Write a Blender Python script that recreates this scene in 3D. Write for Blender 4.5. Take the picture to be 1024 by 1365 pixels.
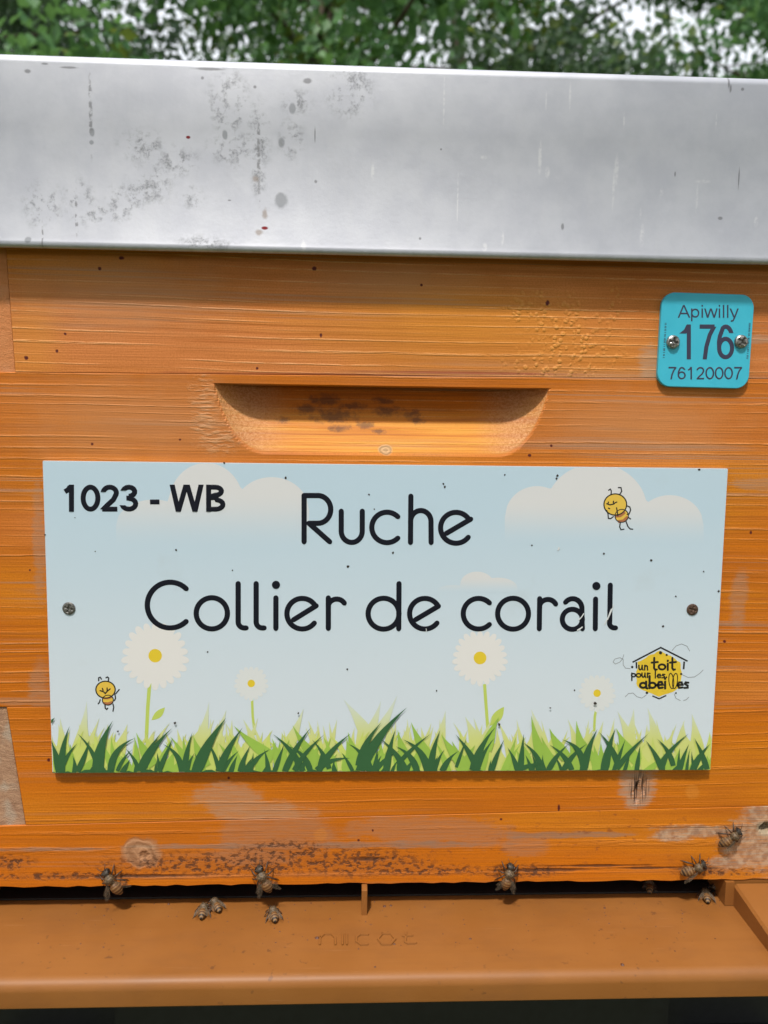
import bpy, bmesh, math, random
import numpy as np
from mathutils import Vector, Matrix

for o in list(bpy.data.objects):
    bpy.data.objects.remove(o)
SC = bpy.context.scene
COL = SC.collection
PI = math.pi
rad = math.radians

# ------------------------------------------------------------------ camera
# hive space in metres: x right, y away from the viewer (front boards at y = 0), z up,
# origin at the middle of the name sign
CAM_LOC = Vector((-0.01779, -0.36106, 0.08873))
PITCH, YAW, ROLL = -0.10126, 0.04073, 0.01318
FPX = 1025.0
_f = Vector((math.sin(YAW)*math.cos(PITCH), math.cos(YAW)*math.cos(PITCH), math.sin(PITCH)))
_r0 = Vector((math.cos(YAW), -math.sin(YAW), 0))
_u0 = _r0.cross(_f)
_r = _r0*math.cos(ROLL) + _u0*math.sin(ROLL)
_u = _u0*math.cos(ROLL) - _r0*math.sin(ROLL)
cd = bpy.data.cameras.new('camera')
cam = bpy.data.objects.new('camera', cd)
COL.objects.link(cam)
cam.matrix_world = Matrix(((_r.x, _u.x, -_f.x, CAM_LOC.x), (_r.y, _u.y, -_f.y, CAM_LOC.y),
                           (_r.z, _u.z, -_f.z, CAM_LOC.z), (0, 0, 0, 1)))
cd.sensor_fit = 'VERTICAL'
cd.sensor_height = 36.0
cd.sensor_width = 27.0
cd.lens = FPX/1365.0*36.0
cd.clip_start = 0.01
cd.clip_end = 500
cd.dof.use_dof = True
cd.dof.focus_distance = 0.362
cd.dof.aperture_fstop = cd.lens/2.5
SC.camera = cam

# ------------------------------------------------------------------ light
SUN_EL, SUN_AZ = rad(63), rad(20)          # the sun stands in front of the hive, to the left
SUN_DIR = Vector((math.sin(SUN_AZ)*math.cos(SUN_EL), math.cos(SUN_AZ)*math.cos(SUN_EL), -math.sin(SUN_EL)))
world = bpy.data.worlds.new('World')
SC.world = world
world.use_nodes = True
wn = world.node_tree
bg = wn.nodes['Background']
sky = wn.nodes.new('ShaderNodeTexSky')
sky.sky_type = 'NISHITA'
sky.sun_disc = False
sky.sun_elevation = SUN_EL
sky.sun_rotation = math.atan2(-SUN_DIR.x, -SUN_DIR.y)
sky.air_density = 1.0
sky.dust_density = 2.0
veil = wn.nodes.new('ShaderNodeMix')          # thin bright cloud, even over the whole sky
veil.data_type = 'RGBA'
veil.inputs[0].default_value = .80
veil.inputs[7].default_value = (8.6, 8.8, 9.1, 1)
wn.links.new(sky.outputs[0], veil.inputs[6])
wn.links.new(veil.outputs[2], bg.inputs[0])
bg.inputs[1].default_value = 0.14
sd = bpy.data.lights.new('sun', 'SUN')
sd.energy = 3.7
sd.angle = rad(4)
sd.color = (1.0, 0.95, 0.88)
sun = bpy.data.objects.new('sun', sd)
COL.objects.link(sun)
sun.location = (-3, -8, 9)
sun.rotation_euler = SUN_DIR.to_track_quat('-Z', 'Y').to_euler()
SC.view_settings.view_transform = 'Standard'
SC.view_settings.look = 'None'
SC.view_settings.gamma = 1
SC.view_settings.exposure = 0.13
SC.cycles.use_denoising = True
SC.cycles.max_bounces = 5
SC.cycles.diffuse_bounces = 3
SC.cycles.glossy_bounces = 3


def at(px, py, Y=0.0):
    """hive-space point on the vertical plane y = Y behind a spot of the photograph"""
    d = _f + _r*((px-512)/FPX) + _u*((682.5-py)/FPX)
    return CAM_LOC + d*((Y-CAM_LOC.y)/d.y)


def atz(px, py, Z):
    d = _f + _r*((px-512)/FPX) + _u*((682.5-py)/FPX)
    return CAM_LOC + d*((Z-CAM_LOC.z)/d.z)


# ------------------------------------------------------------------ helpers
def lin(c):
    return tuple(((v/255)/12.92 if v/255 <= .04045 else ((v/255+.055)/1.055)**2.4) for v in c)


def tag(o, label=None, cat=None, group=None, kind=None):
    if label: o['label'] = label
    if cat: o['category'] = cat
    if group: o['group'] = group
    if kind: o['kind'] = kind
    return o


def empty(name, loc=(0, 0, 0)):
    o = bpy.data.objects.new(name, None)
    o.location = loc
    o.empty_display_size = .02
    COL.objects.link(o)
    return o


def mk(name, verts, faces, mat, parent=None, smooth=False, local=False):
    me = bpy.data.meshes.new(name)
    me.from_pydata([tuple(v) for v in verts], [], faces)
    me.validate()
    if mat: me.materials.append(mat)
    if smooth:
        me.polygons.foreach_set('use_smooth', [True]*len(me.polygons))
    me.update()
    o = bpy.data.objects.new(name, me)
    COL.objects.link(o)
    if parent:
        o.parent = parent
        if not local:
            t = Vector((0, 0, 0))
            q = parent
            while q:
                t += q.location
                q = q.parent
            o.location = -t            # meshes are written in hive space
    return o


class MB:
    def __init__(s):
        s.v, s.f = [], []

    def add(s, v, f):
        n = len(s.v)
        s.v += [tuple(q) for q in v]
        s.f += [tuple(i+n for i in t) for t in f]

    def box(s, a, b):
        x0, y0, z0 = a
        x1, y1, z1 = b
        s.add([(x0, y0, z0), (x1, y0, z0), (x1, y1, z0), (x0, y1, z0), (x0, y0, z1), (x1, y0, z1), (x1, y1, z1), (x0, y1, z1)],
              [(0, 3, 2, 1), (4, 5, 6, 7), (0, 1, 5, 4), (1, 2, 6, 5), (2, 3, 7, 6), (3, 0, 4, 7)])

    def tube(s, pts, rads, n=8, cap=True):
        pts = [Vector(p) for p in pts]
        rings = []
        up = None
        for i, p in enumerate(pts):
            t = (pts[min(i+1, len(pts)-1)] - pts[max(i-1, 0)])
            if t.length < 1e-9: t = Vector((0, 0, 1))
            t.normalize()
            if up is None:
                up = t.orthogonal().normalized()
            else:
                up = (up - t*up.dot(t))
                up = up.normalized() if up.length > 1e-6 else t.orthogonal().normalized()
            b = t.cross(up)
            rings.append([p + (up*math.cos(2*PI*k/n) + b*math.sin(2*PI*k/n))*rads[i] for k in range(n)])
        v = [q for r in rings for q in r]
        f = []
        for i in range(len(pts)-1):
            for k in range(n):
                f.append((i*n+k, i*n+(k+1) % n, (i+1)*n+(k+1) % n, (i+1)*n+k))
        if cap:
            f.append(tuple(range(n))[::-1])
            f.append(tuple((len(pts)-1)*n+k for k in range(n)))
        s.add(v, f)

    def build(s, name, mat, parent=None, smooth=False, local=False):
        return mk(name, s.v, s.f, mat, parent, smooth, local)


# ---- node graph helper
class G:
    def __init__(s, name):
        s.mat = bpy.data.materials.new(name)
        s.mat.use_nodes = True
        s.nt = s.mat.node_tree
        s.bsdf = s.nt.nodes['Principled BSDF']
        tc = s.nt.nodes.new('ShaderNodeTexCoord')
        s.p = tc.outputs['Object']
        sp = s.nt.nodes.new('ShaderNodeSeparateXYZ')
        s.nt.links.new(s.p, sp.inputs[0])
        s.x, s.y, s.z = sp.outputs

    def put(s, sock, v):
        if isinstance(v, bpy.types.NodeSocket):
            s.nt.links.new(v, sock)
        elif v is not None:
            if sock.type == 'RGBA' and len(v) == 3: v = (*v, 1)
            sock.default_value = v

    def m(s, op, a, b=None, c=None, clamp=False):
        n = s.nt.nodes.new('ShaderNodeMath')
        n.operation = op
        n.use_clamp = clamp
        s.put(n.inputs[0], a); s.put(n.inputs[1], b); s.put(n.inputs[2], c)
        return n.outputs[0]

    def add(s, a, b): return s.m('ADD', a, b)
    def sub(s, a, b): return s.m('SUBTRACT', a, b)
    def mul(s, a, b): return s.m('MULTIPLY', a, b)
    def mx(s, a, b): return s.m('MAXIMUM', a, b)
    def inv(s, a): return s.m('SUBTRACT', 1.0, a, clamp=True)

    def vec(s, x, y, z):
        n = s.nt.nodes.new('ShaderNodeCombineXYZ')
        s.put(n.inputs[0], x); s.put(n.inputs[1], y); s.put(n.inputs[2], z)
        return n.outputs[0]

    def noise(s, v, scale=1.0, detail=2.0, rough=.5, dist=0.0):
        n = s.nt.nodes.new('ShaderNodeTexNoise')
        s.put(n.inputs['Vector'], v)
        n.inputs['Scale'].default_value = scale
        n.inputs['Detail'].default_value = detail
        n.inputs['Roughness'].default_value = rough
        n.inputs['Distortion'].default_value = dist
        return n.outputs[0]

    def voro(s, v, scale, feature='F1'):
        n = s.nt.nodes.new('ShaderNodeTexVoronoi')
        n.feature = feature
        s.put(n.inputs['Vector'], v)
        n.inputs['Scale'].default_value = scale
        return n.outputs['Distance']

    def aniso(s, sx, sy, sz, seed=0, detail=2.0, rough=.5, dist=0.0):
        return s.noise(s.vec(s.add(s.mul(s.x, sx), seed*3.7), s.mul(s.y, sy), s.add(s.mul(s.z, sz), seed*1.9)), 1.0, detail, rough, dist)

    def ss(s, e0, e1, v):
        n = s.nt.nodes.new('ShaderNodeMapRange')
        n.interpolation_type = 'SMOOTHSTEP'
        s.put(n.inputs[0], v)
        rev = e0 > e1
        n.inputs[1].default_value = min(e0, e1)
        n.inputs[2].default_value = max(e0, e1)
        n.inputs[3].default_value = 1 if rev else 0
        n.inputs[4].default_value = 0 if rev else 1
        return n.outputs[0]

    def mix(s, fac, a, b, mode='MIX'):
        n = s.nt.nodes.new('ShaderNodeMix')
        n.data_type = 'RGBA'
        n.blend_type = mode
        s.put(n.inputs[0], fac); s.put(n.inputs[6], a); s.put(n.inputs[7], b)
        return n.outputs[2]

    def spots(s, lst, Y=0.0, soft=.35, warp=None, wamp=.3):
        """union of soft ellipses; each (px, py, rx, ry) is a spot of the surface at depth Y, radii in px (0.352 mm)"""
        out = None
        for (px, py, rx, ry) in lst:
            c = at(px, py, Y)
            k = .000352
            n1 = s.nt.nodes.new('ShaderNodeVectorMath'); n1.operation = 'SUBTRACT'
            s.put(n1.inputs[0], s.p); n1.inputs[1].default_value = (c.x, 0, c.z)
            n2 = s.nt.nodes.new('ShaderNodeVectorMath'); n2.operation = 'MULTIPLY'
            s.put(n2.inputs[0], n1.outputs[0]); n2.inputs[1].default_value = (1/(rx*k), 0, 1/(ry*k))
            n3 = s.nt.nodes.new('ShaderNodeVectorMath'); n3.operation = 'LENGTH'
            s.put(n3.inputs[0], n2.outputs[0])
            d = n3.outputs['Value']
            out = d if out is None else s.m('MINIMUM', out, d)
        if warp is not None:
            out = s.add(out, s.mul(s.sub(warp, .5), wamp*2))
        return s.ss(1.0+soft, 1.0-soft, out)

    def worn(s, lst, Y=0.0, seed=0):
        """patch where the stain has worn off: ragged along the grain, with flecks of stain left in it"""
        w = s.add(s.mul(s.noise(s.p, 75, 4, .65), .55), s.mul(s.aniso(70, 70, 700, seed+40, 3, .6), .45))
        return s.mul(s.spots(lst, Y, .30, w, 1.5), s.add(.55, s.mul(s.ss(.35, .6, s.aniso(90, 90, 1100, seed+60, 3, .65)), .45)))

    def bump(s, h, strength=.5, dist=.001, normal=None):
        n = s.nt.nodes.new('ShaderNodeBump')
        n.inputs['Strength'].default_value = strength
        n.inputs['Distance'].default_value = dist
        s.put(n.inputs['Height'], h)
        if normal is not None: s.put(n.inputs['Normal'], normal)
        return n.outputs[0]

    def out(s, col, rough=.5, metal=0.0, normal=None, spec=None):
        b = s.bsdf
        s.put(b.inputs['Base Color'], col)
        s.put(b.inputs['Roughness'], rough)
        s.put(b.inputs['Metallic'], metal)
        if normal is not None: s.put(b.inputs['Normal'], normal)
        if spec is not None: b.inputs['Specular IOR Level'].default_value = spec
        return s.mat


def flat(name, col, rough=.4, metal=0.0, spec=None, noise=0.0, nscale=200):
    g = G(name)
    c = col
    if noise:
        n = g.noise(g.p, nscale, 3)
        c = g.mix(n, tuple(v*(1-noise) for v in col), tuple(min(1, v*(1+noise)) for v in col))
    return g.out(c, rough, metal, spec=spec)


# ------------------------------------------------------------------ wood
ORANGE = (.585, .155, .003)
PINK = (.66, .225, .062)
YELLOW = (.70, .262, .012)
GREYW = (.36, .25, .18)
PALE = (.76, .40, .17)
DARK = (.07, .035, .02)


def wood(name, seed, tone=.4, pale_lo=.60, pale_amt=.8, grey_amt=.3, freq=250.0, extra=None, tilt=0.0, spc=.0046, late_amt=.8):
    g = G(name)
    wob = g.aniso(2.2, 2, 9, seed, 2)
    wob2 = g.aniso(14, 10, 30, seed+5, 2)
    u = g.add(g.add(g.z, g.mul(g.y, .35)), g.add(g.mul(g.sub(wob, .5), .010), g.mul(g.sub(wob2, .5), .0016)))
    u = g.add(u, g.mul(g.x, tilt))
    ring = g.noise(g.vec(seed*11.3, 0, g.mul(u, freq)), 1.0, 1.2, .4)
    fib = g.aniso(18, 200, 1500, seed, 2, .6)
    fib2 = g.aniso(60, 300, 2600, seed+2, 2, .6)
    broad = g.aniso(7, 5, 16, seed+3, 3)
    brk = g.aniso(9, 9, 120, seed+7, 2)
    base = g.mix(g.ss(.3, .7, g.add(broad, tone-.5)), ORANGE, PINK)
    base = g.mix(g.mul(g.ss(.45, .75, g.aniso(5, 5, 22, seed+8, 2)), .65), base, YELLOW)
    base = g.mix(g.mul(g.ss(.40, .22, ring), .55), base, (.40, .13, .025))
    base = g.mix(g.mul(g.ss(.35, .72, fib), .34), base, (.32, .095, .02))
    ph = g.add(g.mul(u, 2*PI/spc), g.mul(g.noise(g.vec(seed*5.1, 0, g.mul(u, 70)), 1, 1), 17.0))
    sn = g.m('SINE', ph)
    pale = g.mul(g.mul(g.ss(pale_lo, 1.0, sn), g.ss(.36, .60, brk)), g.ss(.25, .60, g.aniso(110, 100, 900, seed+50, 2, .6)))
    late = g.mul(g.mul(g.ss(-.1, -.95, sn), .5), g.ss(.35, .65, g.aniso(4, 4, 40, seed+31, 3)))
    base = g.mix(g.mul(late, late_amt), base, (.38, .095, .012))
    base = g.mix(g.mul(pale, pale_amt), base, PALE)
    gl = g.mul(g.mul(g.ss(.47, .56, ring), g.ss(.62, .56, ring)), g.ss(.50, .66, g.aniso(6, 6, 60, seed+12, 3)))
    base = g.mix(g.mul(gl, grey_amt), base, GREYW)
    base = g.mix(g.mul(g.ss(.42, .70, g.aniso(9, 9, 30, seed+70, 4, .65)), .38), base, (.36, .095, .010))
    pores = g.ss(.70, .78, g.aniso(240, 240, 1400, seed+20, 2))
    base = g.mix(g.mul(pores, .35), base, (.2, .07, .02))
    base = g.mix(g.mul(g.ss(.35, .75, g.noise(g.p, 1300, 2, .6)), .32), base, tuple(v*.55 for v in ORANGE))
    h = g.add(g.add(g.mul(pale, .9), g.mul(fib, .55)), g.mul(fib2, .25))
    h = g.add(h, g.mul(late, -.35))
    rough = .56
    if extra:
        base, h, rough = extra(g, base, h, rough, ring, fib)
    return g.out(base, g.add(rough-.08, g.mul(broad, .14)), 0, g.bump(h, .42, .0006), spec=.24)


def specks(g, base, lst, col=(.10, .015, .012)):
    return g.mix(g.spots([(a, b, c*.85, d*.85) for a, b, c, d in lst], soft=.35, warp=g.noise(g.p, 900, 2), wamp=.5), base, col)


def knot(g, base, h, px, py, rx, ry, amt=.9, col=GREYW, ringn=5.0):
    k = .000352
    c = at(px, py)
    w = g.noise(g.p, 130, 3)
    dx = g.mul(g.sub(g.x, c.x), 1/(rx*k)); dz = g.mul(g.sub(g.z, c.z), 1/(ry*k))
    d = g.m('SQRT', g.add(g.mul(dx, dx), g.mul(dz, dz)))
    d = g.add(d, g.mul(g.sub(w, .5), 1.1))
    rings = g.m('SINE', g.mul(d, ringn*2))
    mask = g.ss(1.25, .75, d)
    cc = g.mix(g.ss(-.4, 1., rings), col, tuple(v*.68 for v in col))
    base = g.mix(g.mul(mask, amt), base, cc)
    return base, g.add(h, g.mul(g.mul(rings, mask), .6)), mask


def ex_top(g, base, h, rough, ring, fib):
    w = g.noise(g.p, 90, 3)
    base = g.mix(g.mul(g.spots([(45, 445, 30, 40), (620, 440, 170, 60), (760, 470, 130, 45)], soft=.8, warp=w, wamp=.5), .35), base, (.66, .26, .03))
    base = g.mix(g.mul(g.spots([(160, 390, 110, 40), (520, 375, 90, 20)], soft=.9, warp=w, wamp=.6), .5), base, (.5, .24, .11))
    base = g.mix(g.mul(g.worn([(868, 488, 16, 26), (940, 480, 50, 7), (1005, 452, 30, 6)], seed=1), .6), base, (.45, .30, .20))
    m = g.spots([(725, 405, 50, 18), (760, 455, 55, 40), (745, 490, 60, 16), (690, 410, 18, 16), (820, 405, 8, 22)], soft=.5, warp=w, wamp=.9)
    bl = g.ss(.56, .18, g.voro(g.vec(g.add(g.x, g.mul(g.sub(w, .5), .004)), g.y, g.z), 430))
    bl = g.mul(bl, g.mul(m, g.ss(.38, .52, g.noise(g.p, 190, 2))))
    base = g.mix(g.mul(bl, .25), base, (.80, .42, .10))
    h = g.add(h, g.mul(bl, 1.5))
    base = specks(g, base, [(162, 344, 4, 2.5), (133, 358, 2.5, 2.5), (419, 358, 3.5, 3), (87, 445, 2, 2), (76, 468, 2, 2.5), (35, 477, 3, 3), (428, 447, 2, 3), (343, 491, 2, 2), (730, 404, 3, 4), (562, 380, 2, 2)])
    base = g.mix(g.mul(g.spots([(460, 500, 190, 2.0), (620, 497, 140, 1.6)], soft=.6, warp=w, wamp=.6), .7), base, (.30, .06, .03))
    return base, h, rough


def ex_mid(g, base, h, rough, ring, fib):
    w = g.noise(g.p, 90, 4, .6)
    fade = g.spots([(180, 560, 150, 55), (850, 560, 120, 40)], soft=.8, warp=w, wamp=.5)
    base = g.mix(g.mul(fade, .45), base, (.56, .27, .12))
    # inside the hand hold: paler cut wood, darker stain above, fuzzy end grain at both ends
    inside = g.ss(.0004, .0012, g.y)
    low = g.mul(inside, g.ss(.0120, .0060, g.y))
    lg_ = g.aniso(8, 8, 420, 77, 3, .6)
    base = g.mix(g.mul(low, .60), base, g.mix(g.ss(.40, .60, lg_), (.74, .37, .045), (.60, .22, .018)))
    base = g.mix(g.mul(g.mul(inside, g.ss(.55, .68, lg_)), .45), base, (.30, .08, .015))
    fuzz = g.mul(inside, g.ss(.040, .066, g.m('ABSOLUTE', g.add(g.x, .0042))))
    fn = g.noise(g.p, 900, 3, .7)
    base = g.mix(g.mul(fuzz, .65), base, g.mix(g.ss(.35, .65, fn), (.42, .17, .07), (.62, .33, .17)))
    h = g.add(h, g.mul(g.mul(fuzz, fn), 2.0))
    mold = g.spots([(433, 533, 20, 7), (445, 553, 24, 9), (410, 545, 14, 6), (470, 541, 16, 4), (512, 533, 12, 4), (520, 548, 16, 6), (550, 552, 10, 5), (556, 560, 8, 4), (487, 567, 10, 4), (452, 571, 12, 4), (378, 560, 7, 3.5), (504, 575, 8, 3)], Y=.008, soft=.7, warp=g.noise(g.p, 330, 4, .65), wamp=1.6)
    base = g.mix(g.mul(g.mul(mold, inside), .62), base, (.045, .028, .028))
    base, h, _ = knot(g, base, h, 514, 599, 10, 7, .8, (.55, .36, .20))
    tf = g.mul(g.spots([(272, 545, 14, 36), (290, 585, 22, 16)], soft=.7, warp=g.noise(g.p, 260, 4, .7), wamp=1.6), g.ss(.4, .6, g.aniso(160, 100, 900, 4, 3)))
    base = g.mix(g.mul(tf, .6), base, (.62, .35, .18))
    h = g.add(h, tf)
    base = specks(g, base, [(123, 592, 2, 2), (240, 586, 2, 1.5), (706, 607, 2.5, 2.5), (1001, 710, 2, 3), (966, 855, 2.5, 2.5), (735, 594, 2, 2), (40, 760, 1.5, 1.5)])
    g1 = g.worn([(54, 925, 14, 44), (20, 935, 44, 5), (52, 720, 9, 70), (1005, 645, 30, 9), (985, 800, 12, 40)], seed=13)
    base = g.mix(g.mul(g1, .5), base, (.36, .22, .14))
    return base, h, rough


def ex_low(g, base, h, rough, ring, fib):
    w = g.noise(g.p, 100, 4, .6)
    f = g.worn([(308, 1066, 44, 24), (345, 1082, 60, 16)], seed=3)
    base = g.mix(g.mul(f, .70), base, (.42, .24, .14))
    f2 = g.worn([(850, 1048, 24, 36)], seed=5)
    base = g.mix(g.mul(f2, .85), base, (.40, .27, .19))
    st = g.mul(g.spots([(852, 1050, 12, 27)], soft=.4, warp=w, wamp=.6), g.ss(.45, .6, g.aniso(1400, 200, 60, 3, 2)))
    base = g.mix(g.mul(st, .9), base, (.05, .03, .025))
    h = g.add(h, g.mul(st, -1.5))
    base = g.mix(g.mul(g.spots([(923, 1056, 9, 10)], soft=.3, warp=w, wamp=.9), .25), base, (.66, .28, .05))
    base = specks(g, base, [(65, 1013, 2.5, 3), (745, 1077, 2, 6), (305, 1037, 2, 2)])
    return base, h, rough


def ex_bottom(g, base, h, rough, ring, fib):
    w = g.noise(g.p, 100, 4, .6)
    f = g.worn([(370, 1112, 85, 28), (560, 1105, 110, 20), (640, 1112, 35, 20), (700, 1128, 34, 14), (330, 1140, 60, 16)], seed=7)
    base = g.mix(g.mul(f, .75), base, (.40, .17, .075))
    s1 = g.worn([(280, 1128, 110, 3.5), (520, 1126, 140, 5), (760, 1113, 90, 5), (60, 1132, 70, 3)], seed=11)
    base = g.mix(g.mul(s1, .7), base, (.26, .17, .12))
    s2 = g.worn([(930, 1108, 60, 9), (900, 1114, 30, 8), (1008, 1125, 46, 42), (1020, 1090, 30, 28), (975, 1150, 36, 12)], seed=9)
    base = g.mix(g.mul(s2, .9), base, g.mix(g.ss(.4, .62, g.noise(g.p, 260, 4)), (.30, .19, .13), (.46, .34, .24)))
    base, h, _ = knot(g, base, h, 190, 1137, 25, 22, .72, (.40, .25, .15), 6)
    base, h, _ = knot(g, base, h, 1019, 1104, 12, 10, .9, (.30, .24, .16), 3)
    band = g.spots([(300, 1152, 150, 16), (470, 1150, 100, 19), (690, 1162, 60, 9), (560, 1160, 80, 8), (90, 1168, 110, 5), (20, 1150, 25, 10), (960, 1163, 60, 5), (380, 1135, 60, 14)], soft=.55, warp=w, wamp=.6)
    grain = g.ss(.47, .60, g.noise(g.vec(g.mul(g.x, .75), g.y, g.z), 420, 4, .6))
    mold = g.mul(band, grain)
    base = g.mix(g.mul(band, .28), base, (.30, .10, .03))
    base = g.mix(g.mul(mold, .85), base, (.075, .035, .022))
    line = g.spots([(720, 1160, 60, 2.2), (800, 1154, 60, 1.6), (870, 1157, 50, 1.6), (180, 1168, 90, 2.2), (930, 1158, 30, 3), (490, 1145, 26, 3)], soft=.6, warp=w, wamp=1.1)
    base = g.mix(g.mul(line, .8), base, (.06, .03, .02))
    sm = g.mul(g.ss(.60, .68, g.noise(g.vec(g.mul(g.x, .5), g.y, g.z), 330, 3)), g.spots([(800, 1110, 150, 45), (600, 1150, 200, 25)], soft=.6))
    base = g.mix(g.mul(sm, .6), base, (.22, .06, .02))
    h = g.add(h, g.mul(mold, -1.2))
    h = g.add(h, g.mul(line, -1.5))
    base = g.mix(g.mul(g.spots([(427, 1113, 9, 9)], soft=.3, warp=w, wamp=.8), .35), base, (.62, .22, .03))
    base = specks(g, base, [(478, 1120, 2, 2), (497, 1107, 1.5, 2), (668, 1092, 2, 2)])
    return base, h, rough


M_TOP = wood('wood_top', 1, .66, .78, .75, .6, 230, ex_top, tilt=.008, spc=.0044)
M_MID = wood('wood_mid', 2, .40, .74, .30, .7, 330, ex_mid, spc=.0050, late_amt=.75)
M_LOW = wood('wood_low', 3, .10, .80, .08, .25, 260, ex_low, tilt=-.01, spc=.0062, late_amt=.25)
M_BOT = wood('wood_bottom', 4, .06, .85, .08, .2, 180, ex_bottom, tilt=-.01, spc=.011, late_amt=.25)
M_SIDE = wood('wood_side', 6, .4, .75, .5, .5, 240)


def endgrain():
    g = G('end_grain')
    w = g.noise(g.p, 60, 3)
    r = g.noise(g.vec(g.mul(g.x, 120), 0, g.mul(g.add(g.z, g.mul(g.sub(w, .5), .01)), 420)), 1, 3, .6)
    f = g.noise(g.p, 1300, 3, .7)
    c = g.mix(g.ss(.3, .7, r), (.30, .165, .10), (.47, .28, .17))
    c = g.mix(g.ss(.5, .65, g.noise(g.p, 70, 3)), c, (.42, .32, .24))
    c = g.mix(g.mul(g.ss(.5, .7, f), .5), c, (.22, .12, .07))
    c = g.mix(g.mul(g.ss(.06, .09, g.z), .72), c, PINK)
    return g.out(c, .8, 0, g.bump(g.add(r, f), .7, .0005), spec=.2)


M_END = endgrain()

# ------------------------------------------------------------------ ground
GZ = -0.52


def ground_mat():
    g = G('ground_grass')
    n = g.noise(g.p, 3, 5, .65)
    n2 = g.noise(g.p, 60, 4, .7)
    c = g.mix(g.ss(.3, .7, n), (.055, .085, .02), (.10, .11, .035))
    c = g.mix(g.mul(g.ss(.45, .7, n2), .7), c, (.09, .06, .03))
    return g.out(c, .9, 0, g.bump(n2, .6, .02), spec=.2)


def ground():
    n = 60
    xs = [math.copysign(abs(t)**2.2*120, t) for t in np.linspace(-1, 1, n)]
    v, f = [], []
    for j, yy in enumerate(xs):
        for i, xx in enumerate(xs):
            d = math.hypot(xx, yy)
            v.append((xx, yy, GZ + (.03*math.sin(xx*1.3+yy) + .03*math.sin(yy*1.7-xx*.6))*min(1, d/3)))
    for j in range(n-1):
        for i in range(n-1):
            f.append((j*n+i, j*n+i+1, (j+1)*n+i+1, (j+1)*n+i))
    tag(mk('ground', v, f, ground_mat(), smooth=True), kind='structure')


ground()

# ------------------------------------------------------------------ hive box
HX0, HX1 = -.208, .222
HD = .42            # depth of the box front to back
WT = .025           # board thickness
ZB, ZT = -.1335, .190
hive = tag(empty('beehive_box', (.007, .21, ZB)), 'orange stained wooden hive box of horizontal boards with a hand hold', 'beehive')

# joint lines between the front boards: (z at left end, z at right end)
J = [(ZB, ZB), (-.1025, -.0940), (-.0430, -.0400), (.1142, .1172), (ZT, ZT)]


def jz(k, x):
    a, b = J[k]
    return a + (b-a)*(x-HX0)/(HX1-HX0)


HANDX, HAND_T, HAND_B, HAND_D = -.0042, .1110, .0785, .0165


def hand_depth(x, z):
    if z > HAND_T or z < HAND_B: return 0.0
    p = HAND_D*(z-HAND_B)/(HAND_T-HAND_B)
    r = .025
    dx = max(0.0, abs(x-HANDX)-.0545)
    if dx >= r: return 0.0
    return max(0.0, p - r + math.sqrt(r*r-dx*dx))


def dents(lst):
    L = [(at(px, py), rx*.000352, ry*.000352, dp) for (px, py, rx, ry, dp) in lst]

    def fn(x, z):
        d = 0.0
        for c, rx, rz, dp in L:
            q = ((x-c.x)/rx)**2 + ((z-c.z)/rz)**2
            if q < 1: d = max(d, dp*(1-q)**.5)
        return d
    return fn


def front_plank(k, xl, xr, mat, depth, nx, zextra=(), rough_bottom=False):
    """board between joints k and k+1; xl / xr give the (bottom, top) x of its ends"""
    rnd = random.Random(k+40)
    us = [0, .0008] + [i/nx for i in range(1, nx)] + [1-.0008, 1]
    zb0, zt0 = jz(k, 0), jz(k+1, 0)
    hgt = zt0-zb0
    c = .00030/hgt
    nz = max(10, int(hgt/.0012))
    ts = [0, c] + [i/nz for i in range(1, nz)] + [1-c, 1] + [(z-zb0)/hgt for z in zextra]
    ts = sorted(ts)
    v = []
    hid = {}
    wav = [rnd.uniform(-1, 1) for _ in range(200)]
    for j, t in enumerate(ts):
        for i, uu in enumerate(us):
            x0 = xl[0]+(xl[1]-xl[0])*t
            x1 = xr[0]+(xr[1]-xr[0])*t
            x = x0+(x1-x0)*uu
            z = jz(k, x)+(jz(k+1, x)-jz(k, x))*t
            if zextra and HAND_B-.004 < z < HAND_T+.002:      # keep the hand hold level in a tilted board
                z = zb0 + hgt*t
            if rough_bottom and t < .12:
                q = (x-HX0)*190
                i0 = int(q); fr = q-i0
                z += (wav[i0]*(1-fr)+wav[i0+1]*fr)*.00045*(1-t/.12)
            dd = depth(x, z) if depth else 0.0
            e = .0003 if (j in (0, len(ts)-1) or i in (0, len(us)-1)) else 0.0
            v.append((x, dd+e, z))
    W = len(us); H = len(ts)
    f = [(j*W+i, j*W+i+1, (j+1)*W+i+1, (j+1)*W+i) for j in range(H-1) for i in range(W-1)]
    ring = list(range(W)) + [j*W+W-1 for j in range(1, H)] + [(H-1)*W+i for i in range(W-2, -1, -1)] + [j*W for j in range(H-2, 0, -1)]
    n0 = len(v)
    for r in ring:
        v.append((v[r][0], WT, v[r][2]))
    m = len(ring)
    for q in range(m):
        f.append((ring[q], n0+q, n0+(q+1) % m, ring[(q+1) % m]))
    f.append(tuple(n0+q for q in range(m)))
    return mk('plank', v, f, mat, hive)


g_ = .00012
front_plank(0, (HX0, HX0), (HX1, HX1), M_BOT, dents([(1021, 1104, 9, 7, .005), (192, 1140, 6, 5, .0008)]), 300, rough_bottom=True)
front_plank(1, (-.1745, -.1815), (.1955, .1985), M_LOW, dents([(849, 1056, 4, 16, .0025), (858, 1046, 2.5, 14, .0015)]), 240)
front_plank(2, (HX0, HX0), (HX1, HX1), M_MID, hand_depth, 420,
            zextra=[HAND_T-.00005, HAND_T+.00005, HAND_T-.0006, HAND_B, HAND_B+.0006])
front_plank(3, (-.1720, -.1750), (.1955, .1985), M_TOP, None, 60)

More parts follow.
